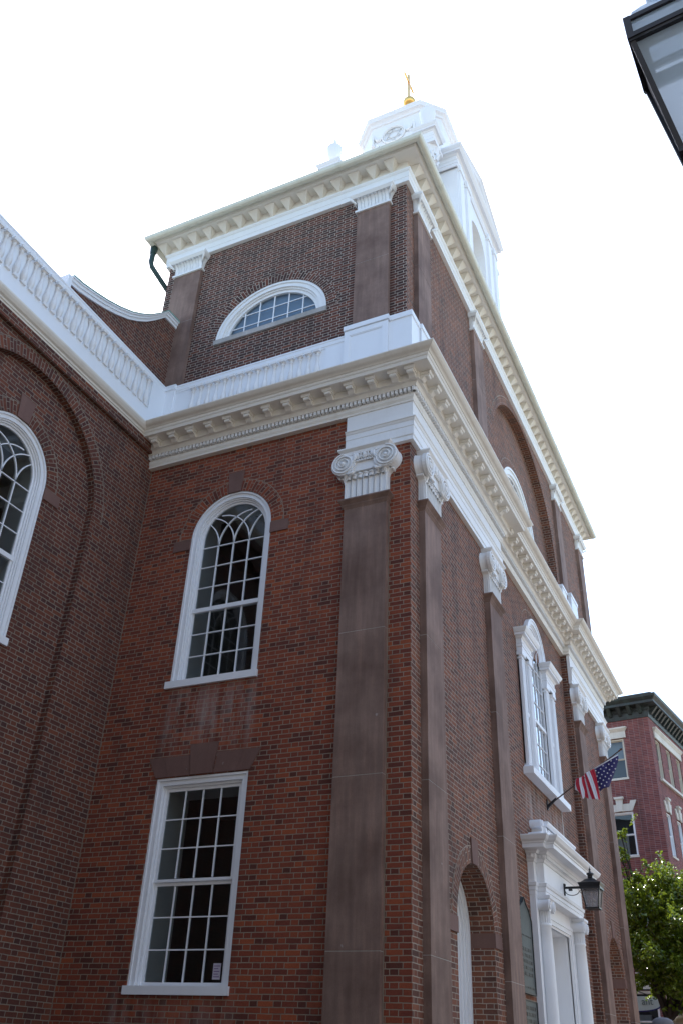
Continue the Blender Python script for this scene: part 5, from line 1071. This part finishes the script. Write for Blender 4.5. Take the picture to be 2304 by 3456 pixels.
def tree(name, base, label, top, blobs, trunk_r, lsize, per, seed):
    rnd = random.Random(seed); T = empty(name, base, label, 'tree'); mb = MB(); bx, by, bz = base
    fork = Vector((bx, by, bz + 2.6)); mb.tube([(bx, by, bz), (bx + .03, by, bz + 1.2), fork], [trunk_r * 1.3, trunk_r, trunk_r * 0.85], 10)
    for (x, y, z, r) in blobs:
        e = Vector((x, y, z)); m_ = fork.lerp(e, 0.5) + Vector((rnd.uniform(-.2, .2), rnd.uniform(-.2, .2), 0.15)); mb.tube([fork, m_, e], [trunk_r * 0.55, trunk_r * 0.32, trunk_r * 0.12], 7)
        for _ in range(5): q = e + Vector((rnd.uniform(-1, 1), rnd.uniform(-1, 1), rnd.uniform(-.6, .9))) * r * 0.85; mb.tube([m_.lerp(e, rnd.uniform(0.3, 1)), q], [trunk_r * 0.12, 0.008], 5)
    obj('trunk', mb, M('bark', (0.03, 0.024, 0.02), 0.9), T)
    mb = MB()
    for (x, y, z, r) in blobs:
        leaves(mb, (x, y, z), r * 0.72, int(per * 0.45 * r * r), lsize, rnd)
        for _ in range(int(16 * r * r) + 3):
            while True:
                d_ = Vector((rnd.uniform(-1, 1), rnd.uniform(-1, 1), rnd.uniform(-0.7, 1)))
                if 0.2 < d_.length < 1: break
            d_ = d_.normalized() * rnd.uniform(0.75, 1.08) * r; c_ = Vector((x, y, z)) + Vector((d_.x, d_.y, d_.z * 0.85))
            leaves(mb, c_, rnd.uniform(0.16, 0.34) * min(1, r), int(per * 0.045 * min(1, r)), lsize, rnd, rnd.uniform(0.5, 1.3))
            for q in range(9): leaves(mb, c_ + d_.normalized() * (0.25 + 0.035 * q) + Vector((0, 0, 0.01 * q)), 0.05, 2, lsize * 0.9, rnd, 1.0)
    obj('crown', mb, LEAF, T); return T
tree('street_tree', (0.25, 18.6, GZ), 'leafy green street tree beyond the far corner of the church, its top bright with sun', 8.0,
     [(0.3, 18.6, 5.7, 1.25), (1.3, 18.2, 5.9, 1.2), (2.3, 18.8, 5.4, 1.3), (0.2, 18.0, 4.6, 1.15), (1.2, 17.9, 4.7, 1.3), (2.3, 18.0, 4.3, 1.2), (0.9, 19.3, 6.1, 1.0), (-0.5, 18.8, 6.2, 0.9), (1.6, 19.5, 5.0, 1.4), (0.5, 18.4, 4.0, 0.9), (-0.42, 18.5, 7.25, 0.3), (-0.36, 18.5, 7.9, 0.2), (1.5, 18.6, 3.9, 1.0)], 0.13, 0.12, 2600, 4)
# shrub at the foot of the nave wall
rnd = random.Random(9); SB_ = empty('shrub', (-4.35, -0.85, GZ), 'dark leafy shrub at the foot of the church wall in the lower left corner', 'shrub')
mb = MB()
for i in range(7): a = i * 0.9; mb.tube([(-4.35, -0.85, GZ), (-4.35 + 0.2 * math.cos(a), -0.85 + 0.2 * math.sin(a), GZ + 0.7), (-4.35 + 0.5 * math.cos(a), -0.85 + 0.45 * math.sin(a), GZ + 1.4)], [0.02, 0.014, 0.006], 6)
obj('stem', mb, M('shrub_bark', (0.05, 0.04, 0.03), 0.9), SB_)
mb = MB(); [leaves(mb, (-4.35 + x, -0.85 + y, z), r, int(900 * r), 0.05, rnd) for x, y, z, r in ((0, 0, 1.45, 0.42), (-0.35, -0.1, 1.3, 0.4), (0.38, 0.1, 1.25, 0.38), (0.1, -0.4, 1.2, 0.38), (-0.1, 0.25, 1.1, 0.4), (0, 0, 0.85, 0.5))]
LEAFD = bpy.data.materials.new('shrub_leaf'); LEAFD.use_nodes = True; leaf_mat(LEAFD, (0.02, 0.04, 0.02), (0.05, 0.075, 0.03), 0.5); obj('foliage', mb, LEAFD, SB_)
mb = MB(); mb.tube([(-4.72, -1.35, GZ + 0.9), (-4.68, -1.33, GZ + 1.32), (-4.60, -1.32, GZ + 1.44), (-4.45, -1.32, GZ + 1.50)], [0.022, 0.018, 0.014, 0.008], 7); mb.tube([(-4.63, -1.325, GZ + 1.41), (-4.76, -1.33, GZ + 1.53)], [0.013, 0.006], 6); obj('bare_branch', mb, M('pale_bark', (0.35, 0.33, 0.32), 0.9), SB_)
# sign with a rounded bottom edge, on a bracket before the apartment house
sg = empty('hanging_sign', (-1.55, 24.6, 3.55), 'white sign with a rounded bottom edge under the tree, partly hidden by the church corner', 'sign', rz=math.radians(-4))
mb = MB(); ov = [(-0.85, 0.42)] + [(0.85 * math.cos(t), 0.14 + 0.16 * math.sin(t)) for t in [math.pi + math.pi * i / 20 for i in range(21)]] + [(0.85, 0.42)]; mb.prism(ov, -0.04, 0.04); obj('sign_board', mb, M('sign_paint', (0.5, 0.55, 0.5), 0.6), sg, world=False)
mb = MB(); mb.tube([(0.86 * math.cos(t), -0.03, 0.14 + 0.17 * math.sin(t)) for t in [math.pi + math.pi * i / 20 for i in range(21)]], 0.022, 6); obj('sign_border', mb, BLU, sg, world=False)
mb = MB(); mb.tube([(-0.6, 0, 0.42), (-0.6, 0, 0.62)], 0.012, 6); mb.tube([(0.6, 0, 0.42), (0.6, 0, 0.62)], 0.012, 6); mb.tube([(-0.8, 0, 0.62), (0.8, 0, 0.62)], 0.018, 6); mb.tube([(0, 0, 0.62), (0.0, 2.2, 0.62)], 0.018, 6); obj('sign_bracket', mb, BLACK, sg, world=False)
fc = bpy.data.curves.new('sign_lettering', 'FONT'); fc.body = 'ant'; fc.size = 0.3; fc.extrude = 0.006; fc.align_x = 'CENTER'; to = bpy.data.objects.new('sign_tmp', fc); C.objects.link(to)
bpy.context.view_layer.update(); me = bpy.data.meshes.new_from_object(to.evaluated_get(bpy.context.evaluated_depsgraph_get())); bpy.data.objects.remove(to)
lt = bpy.data.objects.new('lettering', me); C.objects.link(lt); lt.parent = sg; lt.location = (0.45, -0.05, 0.17); lt.rotation_euler = (R90, 0, 0); me.materials.clear(); me.materials.append(M('sign_ink', (0.12, 0.15, 0.15), 0.6))
# pink pennant hanging beside it
pn = empty('pink_banner', (-0.30, 23.6, 3.3), 'small bright pink cloth banner hanging under the tree', 'banner'); mb = MB(); PK = M('pink_cloth', (0.55, 0.03, 0.16), 0.8)
g_ = [[(x * (0.13 - 0.02 * i) + 0.0, 0.03 * math.sin(3 * x + i), 0.1 + 0.1 * (3 - i)) for x in (-1, -0.5, 0, 0.5, 1)] for i in range(5)]
for a, b in zip(g_[:-1], g_[1:]): mb.strip(a, b)
o_ = obj('cloth', mb, PK, pn, world=False); o_.modifiers.new('thick', 'SOLIDIFY').thickness = 0.006
mb = MB(); mb.tube([(-0.16, 0, 0.41), (0.16, 0, 0.41)], 0.01, 6); mb.tube([(0.15, 0, 0.41), (0.15, 0, -2.95)], 0.02, 8); obj('pole', mb, BLACK, pn, world=False)
# beige parasol at the right edge
ps = empty('parasol', (0.78, 19.6, GZ), 'small beige parasol at the right edge below the tree', 'parasol'); mb = MB()
mb.lathe([(0.55, 2.62), (0.55, 2.66), (0.52, 2.72), (0.3, 2.84), (0.05, 2.92), (0.0, 2.93)], 0, 0, 8, smooth=False); obj('canopy', mb, M('beige_cloth', (0.55, 0.45, 0.3), 0.8), ps, world=False)
mb = MB(); mb.tube([(0, 0, 0.05), (0, 0, 2.98)], 0.018, 8); obj('pole', mb, WHITE2, ps, world=False); mb = MB(); mb.lathe([(0.25, 0), (0.25, 0.05), (0.05, 0.09)], 0, 0, 16); obj('foot', mb, IRON, ps, world=False)
# ------------------------------------------------------------------ person in a grey cap
def skin_mesh(pts, edges):
    me = bpy.data.meshes.new('tmp_skin'); me.from_pydata([p[0] for p in pts], edges, []); o = bpy.data.objects.new('tmp_skin', me); C.objects.link(o)
    sk = o.modifiers.new('s', 'SKIN'); sk.use_smooth_shade = True; ss = o.modifiers.new('u', 'SUBSURF'); ss.levels = ss.render_levels = 2
    for i, p in enumerate(pts):
        v = me.skin_vertices[0].data[i]; v.radius = p[1] if isinstance(p[1], tuple) else (p[1], p[1]); v.use_root = i == 0
    bpy.context.view_layer.update(); m2 = bpy.data.meshes.new_from_object(o.evaluated_get(bpy.context.evaluated_depsgraph_get())); bpy.data.objects.remove(o); bpy.data.meshes.remove(me)
    return m2
PX, PY = 2.69, -0.50
pts = [((0, 0, .92), (.15, .11)), ((0, 0, 1.12), (.14, .10)), ((0, -.01, 1.30), (.16, .11)), ((0, 0, 1.42), (.12, .08)), ((0, 0.01, 1.49), .055), ((0, 0.015, 1.56), .06), ((0, .02, 1.62), (.085, .10)), ((0, .015, 1.68), (.072, .085))]
ed = [(0, 1), (1, 2), (2, 3), (3, 4), (4, 5), (5, 6), (6, 7)]
def chain(start, L):
    p = start
    for c, r in L: pts.append((c, r)); ed.append((p, len(pts) - 1)); p = len(pts) - 1
    return p
for s in (-1, 1):
    f = 0.16 * s
    chain(0, [((s * .09, f * .2, .80), .085), ((s * .095, f * .9, .48), .058), ((s * .095, f * .9 - .06 * (s < 0) - .02, .09), .04), ((s * .10, f + .10, .03), .035)])
    w_ = chain(3, [((s * .17, 0, 1.39), .055), ((s * .22, -f * .4, 1.13), .043), ((s * .23, -f * .5 + .08, .90), .03), ((s * .235, -f * .5 + .11, .83), (.018, .032))])
    for q in range(4): chain(w_, [((s * (.235 - .004), -f * .5 + .11 + (q - 1.5) * .02, .775), .009), ((s * .228, -f * .5 + .115 + (q - 1.5) * .02, .735 + .008 * abs(q - 1.5)), .008)])
    chain(w_, [((s * .22, -f * .5 + .155, .80), .010), ((s * .212, -f * .5 + .165, .765), .009)])
pm = skin_mesh(pts, ed); per = bpy.data.objects.new('person', pm); C.objects.link(per); per.location = (PX, PY, GZ); tag(per, 'person in a grey cap walking past at the bottom right edge', 'person')
pm.materials.clear()
for m_ in (M('skin', (0.5, 0.3, 0.22), 0.6), M('grey_shirt', (0.12, 0.13, 0.16), 0.8), M('dark_trousers', (0.03, 0.035, 0.05), 0.8), M('shoe_leather', (0.03, 0.02, 0.02), 0.5)): pm.materials.append(m_)
for p in pm.polygons:
    c = p.center; p.material_index = 3 if c.z < .075 else 2 if c.z < .93 and abs(c.x) < .19 else 1 if c.z < 1.475 and c.z > 1.05 else 1 if (abs(c.x) < .17 and c.z < 1.475) else 0
WM['person'] = Matrix.Translation(per.location)
mb = MB(); mb.sphere((0, .105, 1.612), .018, 5, .7, 1, 1.5)
for s in (-1, 1): mb.sphere((s * .088, .02, 1.615), .028, 5, .4, .7, 1.1)
obj('face_features', mb, pm.materials[0], per, world=False)
mb = MB()
for s in (-1, 1): mb.sphere((s * .033, .104, 1.64), .011, 5)
mb.tube([(-.025, .106, 1.565), (0, .112, 1.563), (.025, .106, 1.565)], .005, 5); obj('eyes_and_mouth', mb, M('dark_feature', (0.08, 0.03, 0.03), 0.5), per, world=False)
mb = MB(); mb.sphere((0, -.005, 1.635), .098, 8, .95, 1.0, .85); obj('hair', mb, M('dark_hair', (0.03, 0.02, 0.015), 0.7), per, world=False)
mb = MB(); mb.lathe([(.100, 1.655), (.103, 1.69), (.085, 1.725), (.05, 1.742), (.0, 1.748)], 0, .005, 20, sy=1.12); mb.lathe([(.0, 1.662), (.07, 1.66), (.075, 1.655), (.0, 1.65)], 0, .115, 16, 0, math.pi, sy=1.1); obj('cap', mb, M('grey_cap', (0.16, 0.15, 0.16), 0.85), per, world=False)
# ------------------------------------------------------------------ houses across the street and the square, out of view, added to block sky and shade the street; they show in the glass
def house(x, y, wd, dp, h, rz, lab, mat):
    H_ = empty('added_house', (x, y, GZ), lab, 'house', rz=rz); mb = MB(); holes = [rect(c, 1.1, z, z + 1.9) for c in [1.6 + 2.6 * i for i in range(int((wd - 2) / 2.6))] for z in [2.2 + 3.3 * j for j in range(int((h - 3) / 3.3))]]
    mb.sheet([(0, -0.5), (wd, -0.5), (wd, h), (0, h)], holes); [mb.reveal(q, 0, 0.15) for q in holes]; mb.add([(0, 0, -.5), (0, dp, -.5), (0, dp, h), (0, 0, h), (wd, 0, -.5), (wd, dp, -.5), (wd, dp, h), (wd, 0, h)], [(0, 1, 2, 3), (4, 5, 6, 7), (1, 5, 6, 2)]); obj('wall', mb, mat, H_, world=False)
    mb = MB(); [mb.add([(q[0][0], 0.14, q[0][1]), (q[2][0], 0.14, q[0][1]), (q[2][0], 0.14, q[1][1]), (q[0][0], 0.14, q[1][1])], [(0, 1, 2, 3)]) for q in holes]; w_ = obj('window', mb, ROOM, H_, world=False)
    mb = MB(); mb.sweep([(0, h), (0.1, h), (0.5, h + 0.5), (0, h + 0.6)], [(0, dp), (0, 0), (wd, 0), (wd, dp)]); mb.box(0, wd, 0, dp, h - 0.05, h + 0.02); obj('roof', mb, SLATE, H_, world=False)
GREYB = stone_mat('grey_render', (0.17, 0.175, 0.18), (0.22, 0.225, 0.23), 0.2)
PALE = stone_mat('pale_render', (0.40, 0.40, 0.39), (0.5, 0.49, 0.47), 0.2)
house(16.5, 42, 70, 10, 14, -R90, 'unseen long pale house row added on the far side of the street', PALE)
house(14, -15.0, 40, 10, 17, 2 * R90, 'tall grey house row behind the viewer, unseen, added to block sky', GREYB)
house(-0.8, -20.0, 11.2, 20, 13, R90, 'grey house adjoining the nave on the left, unseen, added to block sky', GREYB)
